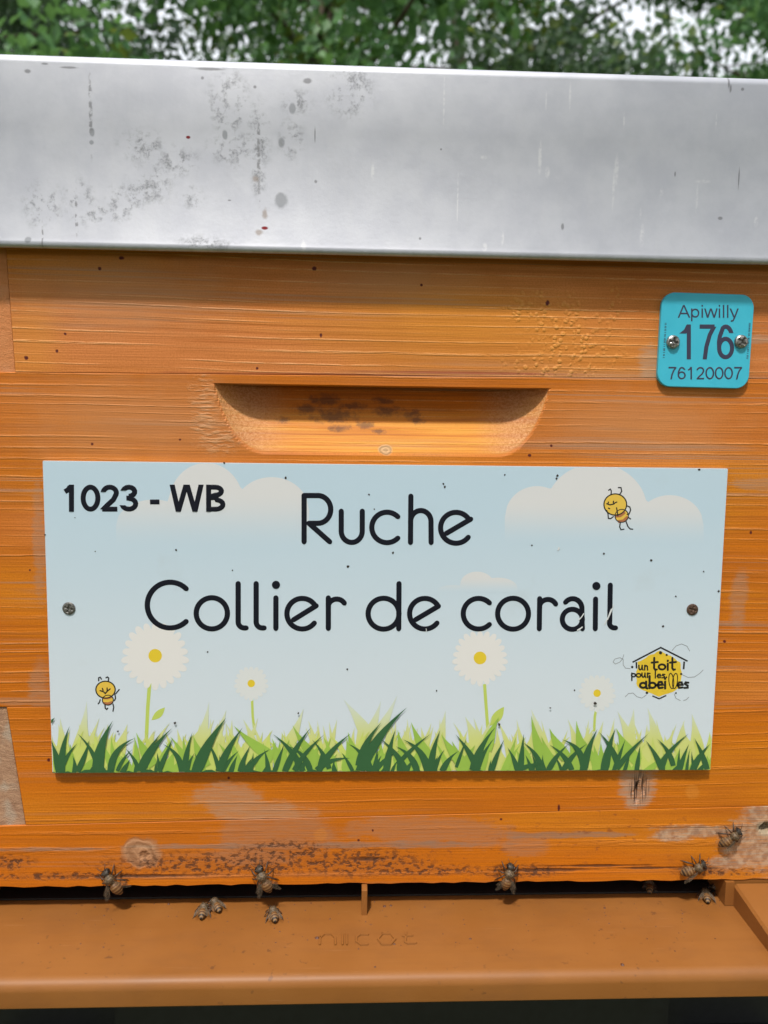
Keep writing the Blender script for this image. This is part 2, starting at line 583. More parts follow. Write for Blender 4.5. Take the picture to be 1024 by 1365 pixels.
# side boards: their dovetails reach the front in the first and third rows from the top
for side in (-1, 1):
    for k in range(4):
        y0 = 0.0007 if k in (1, 3) else WT
        xo = HX0 if side < 0 else HX1
        zb, zt = jz(k, xo)+.0002, jz(k+1, xo)-.0002
        if k in (1, 3):
            if side < 0:
                xi = (-.1748, -.1818) if k == 1 else (-.1723, -.1753)
            else:
                xi = (.1958, .1988)
        m = MB()
        a = xo; b = xo-side*WT
        if k in (1, 3):
            # tail wider than the board is thick, shaped as the joint shows
            pb, pt = xi
            v = [(a, y0, zb), (pb, y0, zb), (pt, y0, zt), (a, y0, zt), (a, WT, zb), (pb, WT, zb), (pt, WT, zt), (a, WT, zt)]
            fs = [(0, 1, 2, 3), (4, 7, 6, 5), (0, 4, 5, 1), (1, 5, 6, 2), (2, 6, 7, 3), (3, 7, 4, 0)]
            q = mk('dovetail', v, fs, M_END, hive)
        m.box((min(a, b), WT+.0001, zb), (max(a, b), HD-WT, zt))
        m.build('plank', M_SIDE, hive)
for k in range(4):
    m = MB()
    m.box((HX0, HD-WT+.0001, J[k][0]+.0002), (HX1, HD, J[k+1][0]-.0002))
    m.build('plank', M_SIDE, hive)
m = MB(); m.box((HX0+.001, .001, ZT), (HX1-.001, HD-.001, ZT+.008))
m.build('cover_board', M_SIDE, hive)

# ------------------------------------------------------------------ metal roof
def roof_mat():
    g = G('galvanised_sheet')
    w = g.noise(g.p, 240, 4, .65)
    w2 = g.noise(g.p, 45, 3, .5)
    sp = g.aniso(60, 60, 60, 1, 4, .6)
    base = g.mix(g.ss(.3, .7, sp), (.42, .43, .475), (.475, .485, .525))
    base = g.mix(g.mul(g.ss(.5, .75, g.aniso(420, 400, 14, 3, 3)), .15), base, (.48, .485, .50))
    Y = -.010
    # corrosion bloom
    cl = g.spots([(305, 135, 24, 40), (345, 180, 14, 40), (310, 195, 26, 18), (388, 185, 14, 22), (395, 135, 16, 14), (468, 120, 24, 26), (200, 243, 26, 20), (165, 265, 20, 16), (235, 215, 26, 18), (255, 262, 16, 14), (105, 265, 18, 26), (345, 235, 8, 26), (135, 285, 30, 10), (190, 195, 25, 18), (270, 325, 35, 9), (60, 270, 20, 26)], Y, soft=.6, warp=w2, wamp=.7)
    c1 = g.mul(cl, g.mul(g.ss(.46, .62, w), g.add(.45, g.mul(g.ss(.4, .6, g.noise(g.p, 900, 3)), .55))))
    base = g.mix(g.mul(c1, .75), base, (.16, .165, .175))
    ring = g.spots([(375, 267, 8, 9), (375, 190, 4, 6), (122, 190, 3, 3), (123, 176, 3, 5), (300, 180, 3, 5), (38, 320, 4, 4), (390, 145, 4, 6)], Y, soft=.3, warp=w, wamp=.5)
    base = g.mix(g.mul(ring, .6), base, (.15, .16, .17))
    drip = g.mul(g.spots([(121, 150, 2, 40), (345, 215, 2, 45), (102, 290, 1.5, 22), (57, 315, 1, 14), (20, 400, 1, 1)], Y, soft=.5, warp=w, wamp=1.2), .8)
    drip = g.mul(drip, g.ss(.42, .58, g.noise(g.p, 420, 3)))
    base = g.mix(drip, base, (.18, .18, .19))
    scr = g.spots([(92, 90, 10, 1.2), (37, 95, 4, 2.4), (60, 85, 4, 1.2), (278, 92, 18, 1.5), (985, 238, .8, 12), (972, 110, 1.6, 8), (974, 118, 1.6, 5), (900, 232, 1, 3), (410, 108, 5, 3), (270, 104, 2, 2), (340, 116, 2, 2), (750, 302, 2, 4), (990, 119, 2, 2), (560, 318, 1.5, 1.5), (588, 199, 1.3, 1.3), (420, 180, .8, 9), (306, 267, 2, 1), (421, 242, 2, 2), (960, 291, 3, 2)], Y, soft=.4, warp=w, wamp=.5)
    base = g.mix(g.mul(scr, .75), base, (.16, .16, .17))
    wh = g.spots([(592, 135, 1.1, 28), (760, 128, 1.3, 16), (728, 135, 1, 10), (720, 210, 2, 20), (730, 230, 3, 6), (818, 250, 1.4, 22), (822, 225, 2.6, 16), (832, 160, 1.2, 8), (856, 315, 2.6, 13), (854, 285, 1.2, 6), (929, 265, 1.6, 14), (937, 242, 8, 2), (882, 257, 2, 5), (610, 270, .9, 32), (645, 210, 4, 2.5), (1008, 295, 2.4, 6), (955, 160, 1, 8), (670, 318, 1.6, 7), (646, 330, 3, 5), (497, 228, 2, 9), (405, 328, 3, 6)], Y, soft=.5, warp=w, wamp=.5)
    base = g.mix(g.mul(g.mul(wh, g.ss(.3, .6, g.noise(g.p, 500, 2))), .42), base, (.68, .68, .68))
    base = g.mix(g.spots([(251, 183, 2.6, 1.8), (353, 304, 4, 2)], Y, soft=.3), base, (.16, .01, .015))
    base = g.mix(g.mul(g.spots([(341, 238, 4, 4), (345, 310, 4, 3), (353, 285, 3, 6)], Y, soft=.6, warp=w, wamp=1.2), .6), base, (.20, .15, .11))
    hem = g.mul(g.ss(.1705, .1675, g.z), g.ss(.47, .6, g.noise(g.p, 330, 3)))
    base = g.mix(g.mul(hem, .2), base, (.25, .23, .22))
    rough = g.add(.44, g.mul(c1, .04))
    rough = g.add(rough, g.mul(w2, .14))
    h = g.add(g.mul(g.noise(g.p, 9, 2), 3.5), g.add(g.mul(c1, .06), g.mul(g.noise(g.p, 500, 2), .10)))
    return g.out(base, rough, .64, g.bump(h, .25, .0012))


def rrect(x0, x1, y0, y1, r, n=6):
    pts = []
    for cx, cy, a0 in ((x1-r, y1-r, 0), (x0+r, y1-r, 90), (x0+r, y0+r, 180), (x1-r, y0+r, 270)):
        for k in range(n+1):
            a = rad(a0+90*k/n)
            pts.append((cx+r*math.cos(a), cy+r*math.sin(a)))
    return pts


def loft_roof():
    o = .010
    x0, x1, y0, y1 = HX0-o, HX1+o, -o, HD+o
    zt, zb = .2486, .1674
    r = .0042
    prof = [(.10, zt+.0006), (.03, zt+.0003)]
    for k in range(7):
        a = rad(90*k/6)
        prof.append((r-r*math.sin(a), zt-r+r*math.cos(a)))
    prof += [(0, zt-.03), (0, zb+.0045), (-.0006, zb+.0030), (-.0007, zb+.0014), (-.0001, zb+.0003), (.0008, zb), (.0016, zb+.0005), (.0018, zb+.004), (.0018, zt-.004), (.02, zt-.003)]
    v, f = [], []
    n = None
    for (ins, z) in prof:
        pts = rrect(x0+ins, x1-ins, y0+ins, y1-ins, max(.006-ins, .0012))
        n = len(pts)
        v += [(p[0], p[1], z) for p in pts]
    for j in range(len(prof)-1):
        for k in range(n):
            f.append((j*n+k, (j+1)*n+k, (j+1)*n+(k+1) % n, j*n+(k+1) % n))
    f.append(tuple(range(n)))
    f.append(tuple((len(prof)-1)*n+k for k in range(n))[::-1])
    return v, f


roof = tag(empty('hive_roof', (.007, .21, .1674)), 'weathered grey metal roof cap sitting on the orange hive', 'roof')
v, f = loft_roof()
M_ROOF = roof_mat()
mk('metal_cap', v, f, M_ROOF, roof, smooth=True)
m = MB(); m.box((HX0-.0078, -.0078, .1985), (HX1+.0078, HD+.0078, .238))
m.build('inner_board', M_SIDE, roof)

# ------------------------------------------------------------------ plastic floor with landing board
def plastic_mat():
    g = G('brown_plastic')
    n = g.noise(g.p, 30, 3)
    w = g.noise(g.p, 400, 4, .6)
    st = g.aniso(14, 200, 260, 2, 3)
    c = g.mix(g.ss(.3, .7, n), (.235, .088, .018), (.26, .100, .022))
    c = g.mix(g.mul(g.ss(.5, .8, st), .25), c, (.19, .068, .014))
    dirt = g.mul(g.ss(.66, .74, g.noise(g.p, 260, 2)), g.ss(.45, .62, g.noise(g.p, 24, 2)))
    c = g.mix(g.mul(dirt, .6), c, (.09, .035, .016))
    film = g.mul(g.ss(.45, .72, g.aniso(22, 45, 45, 9, 4, .65)), .30)
    c = g.mix(film, c, (.17, .068, .022))
    scuff = g.mul(g.ss(.70, .78, g.aniso(40, 900, 900, 12, 2)), .25)
    c = g.mix(scuff, c, (.42, .22, .10))
    dust = g.mul(g.ss(.008, -.008, g.y), .0)
    h = g.add(g.mul(w, .3), g.mul(st, .3))
    return g.out(c, g.add(.40, g.mul(n, .15)), 0, g.bump(h, .3, .0003), spec=.32)


M_PLA = plastic_mat()
FX0, FX1 = -.2005, .1765
FZ = -.1465
hfloor = tag(empty('hive_floor', (.007, .21, -.19)), 'brown plastic hive floor with projecting landing board and raised side rims', 'hive floor')


def extrude_x(prof, x0, x1, n=40):
    v, f = [], []
    k = len(prof)
    for i in range(n+1):
        x = x0+(x1-x0)*i/n
        v += [(x, p[0], p[1]) for p in prof]
    for i in range(n):
        for j in range(k):
            a, b = i*k+j, i*k+(j+1) % k
            f.append((a, b, b+k, a+k))
    f.append(tuple(range(k)))
    f.append(tuple(n*k+j for j in range(k))[::-1])
    return v, f


EDGE_Y, EDGE_Z = -.0470, -.1482
prof = [(HD, FZ), (.06, FZ), (0, FZ-.0002)]
r = .0050
cy, cz = EDGE_Y+r, EDGE_Z-r
for k in range(9):
    a = rad(90+90*k/8*.96)
    prof.append((cy+r*math.cos(a), cz+r*math.sin(a)))
prof += [(EDGE_Y+.0002, -.1600), (EDGE_Y+.0010, -.1609), (EDGE_Y+.0030, -.1609), (EDGE_Y+.0034, -.1570), (-.030, -.1560), (HD, -.1560)]
v, f = extrude_x(prof, FX0, FX1, 60)
lb = mk('landing_board', v, f, M_PLA, hfloor, smooth=True)
lb.data.set_sharp_from_angle(angle=rad(40)) if hasattr(lb.data, 'set_sharp_from_angle') else None

for s in (-1, 1):
    xa = FX0 if s < 0 else FX1
    xb = HX0-.012 if s < 0 else HX1+.004
    # rail the box stands on
    m = MB(); m.box((min(xa, xb)+.0001, .0005, -.178), (max(xa, xb)-.0001, HD, ZB-.0002))
    m.build('side_rail', M_PLA, hfloor)
    # rim beside the landing board, sloping down to the front
    y0, y1 = -.0005, EDGE_Y+.0006
    z0, z1 = ZB-.0018, -.1420
    ya = -.0335
    za = z0+(z1-z0)*.62
    pr = [(y0, z0), (ya, za), (y1+.003, z1), (y1, z1-.003), (y1+.0005, -.1650), (y0, -.1650)]
    xw = xa + s*.050
    bev = .0012
    v = []
    for (xx, sh) in ((xa, bev), (xa+s*bev, 0), (xw-s*bev, 0), (xw, bev)):
        for (yy, zz) in pr:
            v.append((xx, yy, zz-sh if zz > -.16 else zz))
    k = len(pr)
    f = [(i*k+j, i*k+(j+1) % k, (i+1)*k+(j+1) % k, (i+1)*k+j) for i in range(3) for j in range(k)]
    f += [tuple(range(k)), tuple(3*k+j for j in range(k))[::-1]]
    if s < 0: pass
    mk('side_rim', v, f, M_PLA, hfloor)
    # end stop of the entrance slot
    m = MB(); m.box((min(xa, xa-s*.0045), -.0012, FZ+.0001), (max(xa, xa-s*.0045), .018, ZB-.0006))
    m.build('entrance_stop', M_PLA, hfloor)
m = MB(); m.box((FX0+.0002, HD-.02, FZ+.0002), (FX1-.0002, HD-.0002, ZB-.0002))
m.build('back_rail', M_PLA, hfloor)
# mesh floor behind the entrance, near black to put the slot's shade into colour
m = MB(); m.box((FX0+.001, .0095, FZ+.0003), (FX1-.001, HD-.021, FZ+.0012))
m.build('shade_mesh', flat('slot_shade_mesh', (.012, .010, .009), .7, noise=.5, nscale=900), hfloor)
c = at(486, 1190, -.003)
m = MB(); m.box((c.x-.0014, -.0050, FZ-.0006), (c.x+.0014, .004, ZB-.0004))
pin = m.build('entrance_pin', M_PLA, hfloor)
bv = pin.modifiers.new('b', 'BEVEL'); bv.width = .0004; bv.segments = 2

# ------------------------------------------------------------------ dark stand under the hive
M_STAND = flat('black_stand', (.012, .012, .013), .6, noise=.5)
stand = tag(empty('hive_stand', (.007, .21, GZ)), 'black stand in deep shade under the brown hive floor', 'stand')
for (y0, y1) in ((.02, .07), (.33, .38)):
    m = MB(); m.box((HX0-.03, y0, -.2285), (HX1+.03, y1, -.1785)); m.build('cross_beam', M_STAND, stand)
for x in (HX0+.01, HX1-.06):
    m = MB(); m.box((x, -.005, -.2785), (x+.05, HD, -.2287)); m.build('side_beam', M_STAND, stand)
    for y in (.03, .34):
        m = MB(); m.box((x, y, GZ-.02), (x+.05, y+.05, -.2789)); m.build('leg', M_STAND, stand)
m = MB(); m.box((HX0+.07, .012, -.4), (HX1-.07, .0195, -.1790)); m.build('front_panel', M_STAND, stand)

# ------------------------------------------------------------------ stroke writing
def arc(cx, cy, rx, ry, a0, a1, n=14):
    return [(cx+rx*math.cos(rad(a0+(a1-a0)*i/n)), cy+ry*math.sin(rad(a0+(a1-a0)*i/n))) for i in range(n+1)]


def ribbon(mb, pts, w, y, h, rounded=True, closed=False, taper=None, hcut=False):
    """sweep a raised stroke along 2-D points (x, z); y is the surface it lies on, h how far it stands out"""
    P = [Vector((p[0], p[1])) for p in pts]
    Q = [P[0]]
    for p in P[1:]:
        if (p-Q[-1]).length > 1e-6: Q.append(p)
    P = Q
    if len(P) < 2: return
    n = len(P)
    rows = []
    for i in range(n):
        if closed:
            a, b = P[(i-1) % (n)], P[(i+1) % n]
            t0 = (P[i]-a); t1 = (b-P[i])
        else:
            t0 = P[i]-P[i-1] if i > 0 else P[1]-P[0]
            t1 = P[i+1]-P[i] if i < n-1 else P[i]-P[i-1]
        t0 = t0.normalized(); t1 = t1.normalized()
        t = (t0+t1)
        t = t.normalized() if t.length > 1e-6 else t1
        sc = 1/max(.45, t.dot(t1))
        hw = w/2 if taper is None else w/2*taper(i/(n-1))
        rows.append((P[i], t, hw*sc))
    if rounded and not closed:
        p, t, hw = rows[0]
        st = [(p-t*(hw*math.cos(a)), t, hw*math.sin(a)) for a in (rad(8), rad(30), rad(55))]
        p, t, hw = rows[-1]
        en = [(p+t*(hw*math.cos(a)), t, hw*math.sin(a)) for a in (rad(55), rad(30), rad(8))]
        rows = st+rows+en
    v, f = [], []
    sec = [(-1, 0), (-.72, 1), (.72, 1), (1, 0)]
    for (p, t, hw) in rows:
        nx, nz = -t.y, t.x
        if hcut and abs(t.y) > .55 and (p is rows[0][0] or p is rows[-1][0]):     # ends cut level, as in printed type
            nx, nz, hw = math.copysign(1, -t.y), 0.0, hw/abs(t.y)
        for (s_, hh) in sec:
            v.append((p.x+nx*hw*s_, y-hh*h, p.y+nz*hw*s_))
    m = len(rows)
    for i in range(m if closed else m-1):
        for j in range(3):
            a = i*4+j; b = ((i+1) % m)*4+j
            f.append((a, a+1, b+1, b))
    if not closed:
        f.append((0, 1, 2, 3)[::-1]); f.append(tuple((m-1)*4+j for j in range(4)))
    mb.add(v, f)


def blob(mb, pts, y, h=.000002):
    """filled flat outline (x, z) as a thin sheet"""
    n = len(pts)
    c = (sum(p[0] for p in pts)/n, sum(p[1] for p in pts)/n)
    v = [(c[0], y-h, c[1])] + [(p[0], y-h, p[1]) for p in pts] + [(p[0], y, p[1]) for p in pts]
    f = [(0, 1+i, 1+(i+1) % n) for i in range(n)]
    if h > .00005:
        f += [(1+i, 1+n+i, 1+n+(i+1) % n, 1+(i+1) % n) for i in range(n)]
    else:
        v = v[:n+1]
    mb.add(v, f)


# upright sans glyphs, cap height 1: strokes, advance width
def sans(ch, w):
    k = w/2
    if ch == '1': return [[(.14, .74), (.27, .81), (.40-k*.2, 1-k*.3)], [(.40, 1), (.40, 0)]], .77
    if ch == '0': return [('o', arc(.385, .5, .32-k*.3, .5-k, 0, 348, 30))], .77
    if ch == '2': return [arc(.38, .70, .26, .30-k, 172, -18, 12) + [(.52, .44), (.26, .22), (.13, k), (.13, k)], [(.08, k), (.68, k)]], .77
    if ch == '3': return [arc(.37, .74, .23, .26-k, 165, -90, 10), arc(.37, .29, .27, .29-k, 90, -165, 12), [(.27, .50), (.40, .50)]], .77
    if ch == '6': return [('o', arc(.39, .325, .27, .325-k, 0, 345, 24)), arc(.40, .62, .25, .38-k, 25, 120, 7) + [(.15, .66), (.115, .50), (.12, .33)]], .77
    if ch == '7': return [[(.08, 1-k), (.70, 1-k)], [(.68, 1-k), (.50, .70), (.36, .36), (.29, 0)]], .77
    if ch == '-': return [[(.05, .36), (.42, .36)]], .47
    if ch == 'W': return [[(k*.7, 1), (.31, 0)], [(.31, 0), (.62, 1)], [(.66, 1), (.97, 0)], [(.97, 0), (1.28-k*.7, 1)]], 1.32
    if ch == 'B': return [[(.10+k, 0), (.10+k, 1)], [(.105, 1-k), (.46, 1-k)] + arc(.46, .76, .24, .24-k, 85, -90, 9) + [(.14, .52)], [(.14, .52), (.48, .52)] + arc(.48, .265, .28, .265-k, 80, -90, 9) + [(.105, k)]], .93
    if ch == 'A': return [[(.03, 0), (.43, 1)], [(.43, 1), (.86, 0)], [(.20, .33), (.68, .33)]], .90
    if ch == 'p': return [[(.13, .72), (.13, -.28)], ('o', arc(.39, .36, .26, .36-k, 0, 348, 22))], .77
    if ch == 'i': return [[(.15, 0), (.15, .72)], [(.15, .87), (.15, 1)]], .31
    if ch == 'w': return [[(.04, .72), (.25, 0)], [(.25, 0), (.48, .72)], [(.50, .72), (.74, 0)], [(.74, 0), (.95, .72)]], .99
    if ch == 'l': return [[(.15, 0), (.15, 1)]], .31
    if ch == 'y': return [[(.04, .72), (.33, .02)], [(.62, .72), (.36, .02), (.26, -.20), (.17, -.25), (.08, -.24)]], .68
    return [], .39


def sans_text(mb, text, box, w, to, y, h):
    """set text in the photo box (x0, ytop, x1, ybase); to maps px to the surface"""
    x0, yt, x1, yb = box
    tot = sum(sans(c, w)[1] for c in text)
    px = 0.0
    hgt = (Vector(to(x0, yt))-Vector(to(x0, yb))).length
    q = 0
    for ch in text:
        strokes, adv = sans(ch, w)
        for st in strokes:
            cl = isinstance(st, tuple)
            pts = st[1] if cl else st
            P = [to(x0+(px+p[0])/tot*(x1-x0), yb+(yt-yb)*p[1]) for p in pts]
            ribbon(mb, P, w*hgt, y, h+q*.000004, rounded=False, closed=cl, hcut=True)
            q += 1
        px += adv


# ------------------------------------------------------------------ the name sign
SW, SH, SY = .320, .1489, -.0026
sign = tag(empty('name_sign', (0, SY, -SH/2)), 'pale blue printed hive name sign with daisies and grass border', 'sign')


def S(px, py):
    p = at(px, py, SY)
    return (p.x, p.z)


def sky_col(g):
    t = g.ss(-.05, .07, g.z)
    c = g.mix(t, (.61, .675, .735), (.465, .605, .71))
    n = g.noise(g.vec(g.mul(g.x, 6), 0, g.mul(g.z, 30)), 1, 2)
    return g.mix(g.mul(n, .25), c, (.58, .66, .74))


def sign_mat():
    g = G('sign_print')
    c = sky_col(g)
    front = g.ss(-.0022, -.0025, g.y)
    c = g.mix(front, (.62, .55, .46), c)
    d = g.ss(.62, .75, g.noise(g.p, 26, 4, .6))
    c = g.mix(g.mul(d, .12), c, (.40, .42, .40))
    return g.out(c, g.add(.30, g.mul(g.noise(g.p, 35, 3), .18)), 0, g.bump(g.noise(g.p, 300, 2), .05, .0002), spec=.45)


def cloud_mat(zlo, zhi):
    g = G('cloud_print')
    c = g.mix(g.ss(zlo, zhi, g.z), sky_col(g), (.655, .655, .665))
    return g.out(c, .38, 0, spec=.45)


bm = bmesh.new()
bmesh.ops.create_cube(bm, size=1)
bmesh.ops.scale(bm, vec=(SW, .0024, SH), verts=bm.verts)
bmesh.ops.translate(bm, vec=(0, SY+.0012, 0), verts=bm.verts)
bmesh.ops.bevel(bm, geom=[e for e in bm.edges], offset=.00025, segments=2, affect='EDGES')
me = bpy.data.meshes.new('panel'); bm.to_mesh(me); bm.free()
me.materials.append(sign_mat())
panel = bpy.data.objects.new('panel', me); COL.objects.link(panel); panel.parent = sign
panel.location = -sign.location

LY = [SY-.000002]


def layer(step=.000008):
    LY[0] -= step
    return LY[0]


def inside_sign(p):
    return (max(-SW/2+.0004, min(SW/2-.0004, p[0])), max(-SH/2+.0004, min(SH/2-.0004, p[1])))


# clouds
def cloud(circs, zlo_px, zhi_px):
    y = layer()
    allp = []
    x0 = min(c[0]-c[2] for c in circs); x1 = max(c[0]+c[2] for c in circs)
    base = zlo_px
    v, f = [], []
    n = 90
    top = []
    for i in range(n+1):
        x = x0+(x1-x0)*i/n
        ys = [c[1]-c[3]*math.sqrt(max(0, 1-((x-c[0])/c[2])**2)) for c in circs if abs(x-c[0]) <= c[2]]
        top.append((x, min(ys) if ys else base))
    for (x, t) in top:
        t = min(t, base)
        a = inside_sign(S(x, t)); b = inside_sign(S(x, base))
        v += [(a[0], y, a[1]), (b[0], y, b[1])]
    for i in range(n):
        f.append((2*i, 2*i+1, 2*i+3, 2*i+2))
    mk('cloud_print', v, f, cloud_mat(S(512, zlo_px)[1], S(512, zhi_px)[1]), sign)


cloud([(275, 672, 50, 55), (362, 680, 50, 44), (205, 700, 50, 34)], 735, 655)
cloud([(716, 690, 43, 42), (795, 680, 68, 62), (893, 700, 45, 40)], 725, 665)
cloud([(636, 778, 22, 16), (664, 784, 26, 14), (604, 788, 22, 8)], 790, 768)

L_ART = LY[0]          # art above the clouds starts here
M_WHITEP = flat('petal_print', (.72, .705, .69), .38)
M_WHITEF = flat('petal_print_faint', (.665, .685, .69), .38)
M_YEL = flat('yellow_print', (.72, .53, .035), .38)
M_STEM = flat('stem_print', (.48, .58, .12), .38)


def pale_grass():
    g = G('grass_print_pale')
    c = g.mix(g.ss(S(512, 935)[1], S(512, 1000)[1], g.z), (.46, .50, .19), sky_col(g))
    t = g.ss(S(512, 995)[1], S(512, 925)[1], g.z)
    c = g.mix(g.mul(t, .75), (.58, .62, .20), sky_col(g))
    return g.out(c, .38, spec=.45)


M_GL = pale_grass()
M_GL2 = flat('grass_print_light', (.54, .62, .15), .38, noise=.12, nscale=60)
M_GM = flat('grass_print_mid', (.30, .48, .075), .38, noise=.15, nscale=60)
M_GD = flat('grass_print_dark', (.035, .115, .045), .38, noise=.12, nscale=60)
M_INK = flat('dark_ink', (.006, .007, .014), .5, spec=.2)
M_BLACK = flat('black_ink', (.012, .011, .012), .38)
M_THIN = flat('grey_ink', (.20, .21, .22), .4)
M_BEEY = flat('cartoon_yellow', (.72, .48, .07), .38)
M_BEEO = flat('cartoon_brown', (.40, .15, .06), .38)


def blade(mb, tip, base, width, bend, y):
    """curved pointed grass blade from base to tip (px), width px at the foot"""
    n = 8
    L, Rr = [], []
    b = Vector(base); t = Vector(tip)
    d = t-b
    nrm = Vector((-d.y, d.x))
    for i in range(n+1):
        s = i/n
        p = b+d*s+nrm*(bend*4*s*(1-s)*.25)
        tn = (d+nrm*(bend*(1-2*s))).normalized()
        nn = Vector((-tn.y, tn.x))
        w = width/2*(1-s)**.8*(.72+.62*math.sin(PI*min(1, s+.12)))
        L.append(p+nn*w); Rr.append(p-nn*w)
    v = [inside_sign(S(*p)) for p in L] + [inside_sign(S(*p)) for p in Rr]
    m = n+1
    mb.add([(p[0], y, p[1]) for p in v], [(i, i+1, m+i+1, m+i) for i in range(n)])


def grass_layer(name, mat, lst, split=3):
    """blades are spread over a few very thin sheets so that no two lie in one plane"""
    mb = MB()
    for i, (tip, bs, w, bd) in enumerate(sorted(lst, key=lambda q: q[1][0])):
        blade(mb, tip, bs, w, bd, GY[0]-.000010*(i % 14))
    GY[0] -= .00016
    o = mb.build(name, mat, sign)
    o['kind'] = 'stuff'
    return o


GY = [SY-.00006]
rg = random.Random(11)
pal = []
for i in range(150):
    x = rg.uniform(64, 950)
    hgt = rg.uniform(45, 72)
    ln = rg.uniform(-34, 34)
    pal.append(((x+ln, 1028-hgt), (x, 1030), rg.uniform(9, 17), rg.uniform(-.35, .35)))
for t, b in (((116, 934), (98, 1025)), ((279, 935), (255, 1025)), ((302, 946), (270, 1020)), ((405, 944), (370, 1020)), ((530, 926), (480, 1015)), ((508, 934), (478, 1010)), ((458, 932), (500, 1000)), ((594, 947), (575, 1020)), ((845, 944), (830, 1020)), ((863, 943), (880, 1020)), ((922, 951), (930, 1020)), ((708, 945), (725, 1020)), ((823, 948), (850, 1020)), ((170, 965), (150, 1020)), ((78, 965), (85, 1025)), ((500, 955), (485, 1020)), ((620, 955), (640, 1010))):
    pal.append((t, b, 20, .12))
grass_layer('grass_print', M_GL, pal)
lig = []
for i in range(130):
    x = rg.uniform(66, 948)
    hgt = rg.uniform(28, 55)
    ln = rg.uniform(-30, 30)
    lig.append(((x+ln, 1028-hgt), (x, 1030), rg.uniform(10, 17), rg.uniform(-.4, .4)))
grass_layer('grass_print', M_GL2, lig)

# daisies with stems
def daisy(cx, cy, r, ry, stem, mat, leaf=None, n=22):
    LY[0] = L_ART
    y = layer()
    mb = MB()
    if stem:
        ribbon(mb, [S(*p) for p in stem], .0016*(r/40)**.5, y, .000003, rounded=False)
    if leaf:
        pts = []
        (lx, ly), (mx_, my_) = leaf
        d = Vector((mx_-lx, my_-ly)); nn = Vector((-d.y, d.x))
        for i in range(9):
            s = i/8
            pts.append(S(*(Vector((lx, ly))+d*s+nn*(.22*math.sin(PI*s)))))
        for i in range(7, 0, -1):
            s = i/8
            pts.append(S(*(Vector((lx, ly))+d*s-nn*(.16*math.sin(PI*s)))))
        blob(mb, pts, y)
    mb.build('flower_stem', M_STEM, sign)
    mb = MB()
    y = layer()
    pts = []
    for i in range(n*6):
        a = 2*PI*i/(n*6)
        rr = r*(.80+.20*abs(math.sin(a*n/2))**.6)*(1+.03*math.sin(a*5))
        pts.append(S(cx+rr*math.cos(a), cy+rr*math.sin(a)))
    blob(mb, pts, y)
    mb.build('flower_petals', mat, sign)
    mb = MB()
    y = layer()
    blob(mb, [S(cx+ry*math.cos(2*PI*i/24), cy+ry*math.sin(2*PI*i/24)) for i in range(24)], y)
    mb.build('flower_centre', M_YEL, sign)


daisy(207, 874, 45, 9, [(200, 905), (197, 945), (195, 990)], M_WHITEP, ((202, 960), (220, 943)))
daisy(335, 911, 23, 5, [(336, 930), (337, 955), (340, 980)], M_WHITEF, None, 18)
daisy(640, 877, 37, 8.5, [(646, 912), (648, 940), (651, 980)], M_WHITEP, ((652, 968), (672, 942)))
daisy(796, 924, 25, 5, [(796, 940), (793, 955), (792, 975)], M_WHITEF, None, 18)

mid = []
for i in range(85):
    x = rg.uniform(68, 946)
    hgt = rg.uniform(20, 48)
    ln = rg.uniform(-26, 26)
    mid.append(((x+ln, 1028-hgt), (x, 1030), rg.uniform(8, 14), rg.uniform(-.4, .4)))
for t, b in (((182, 976), (205, 1020)), ((258, 980), (275, 1022)), ((312, 967), (365, 1010)), ((390, 966), (428, 1020)), ((548, 962), (575, 1015)), ((530, 972), (545, 1020)), ((464, 975), (480, 1020)), ((588, 978), (620, 1020)), ((708, 953), (728, 1022)), ((768, 960), (782, 1015)), ((732, 970), (755, 1010)), ((821, 970), (850, 1015)), ((665, 955), (648, 1000))):
    mid.append((t, b, 15, -.15))
grass_layer('grass_print', M_GM, mid)

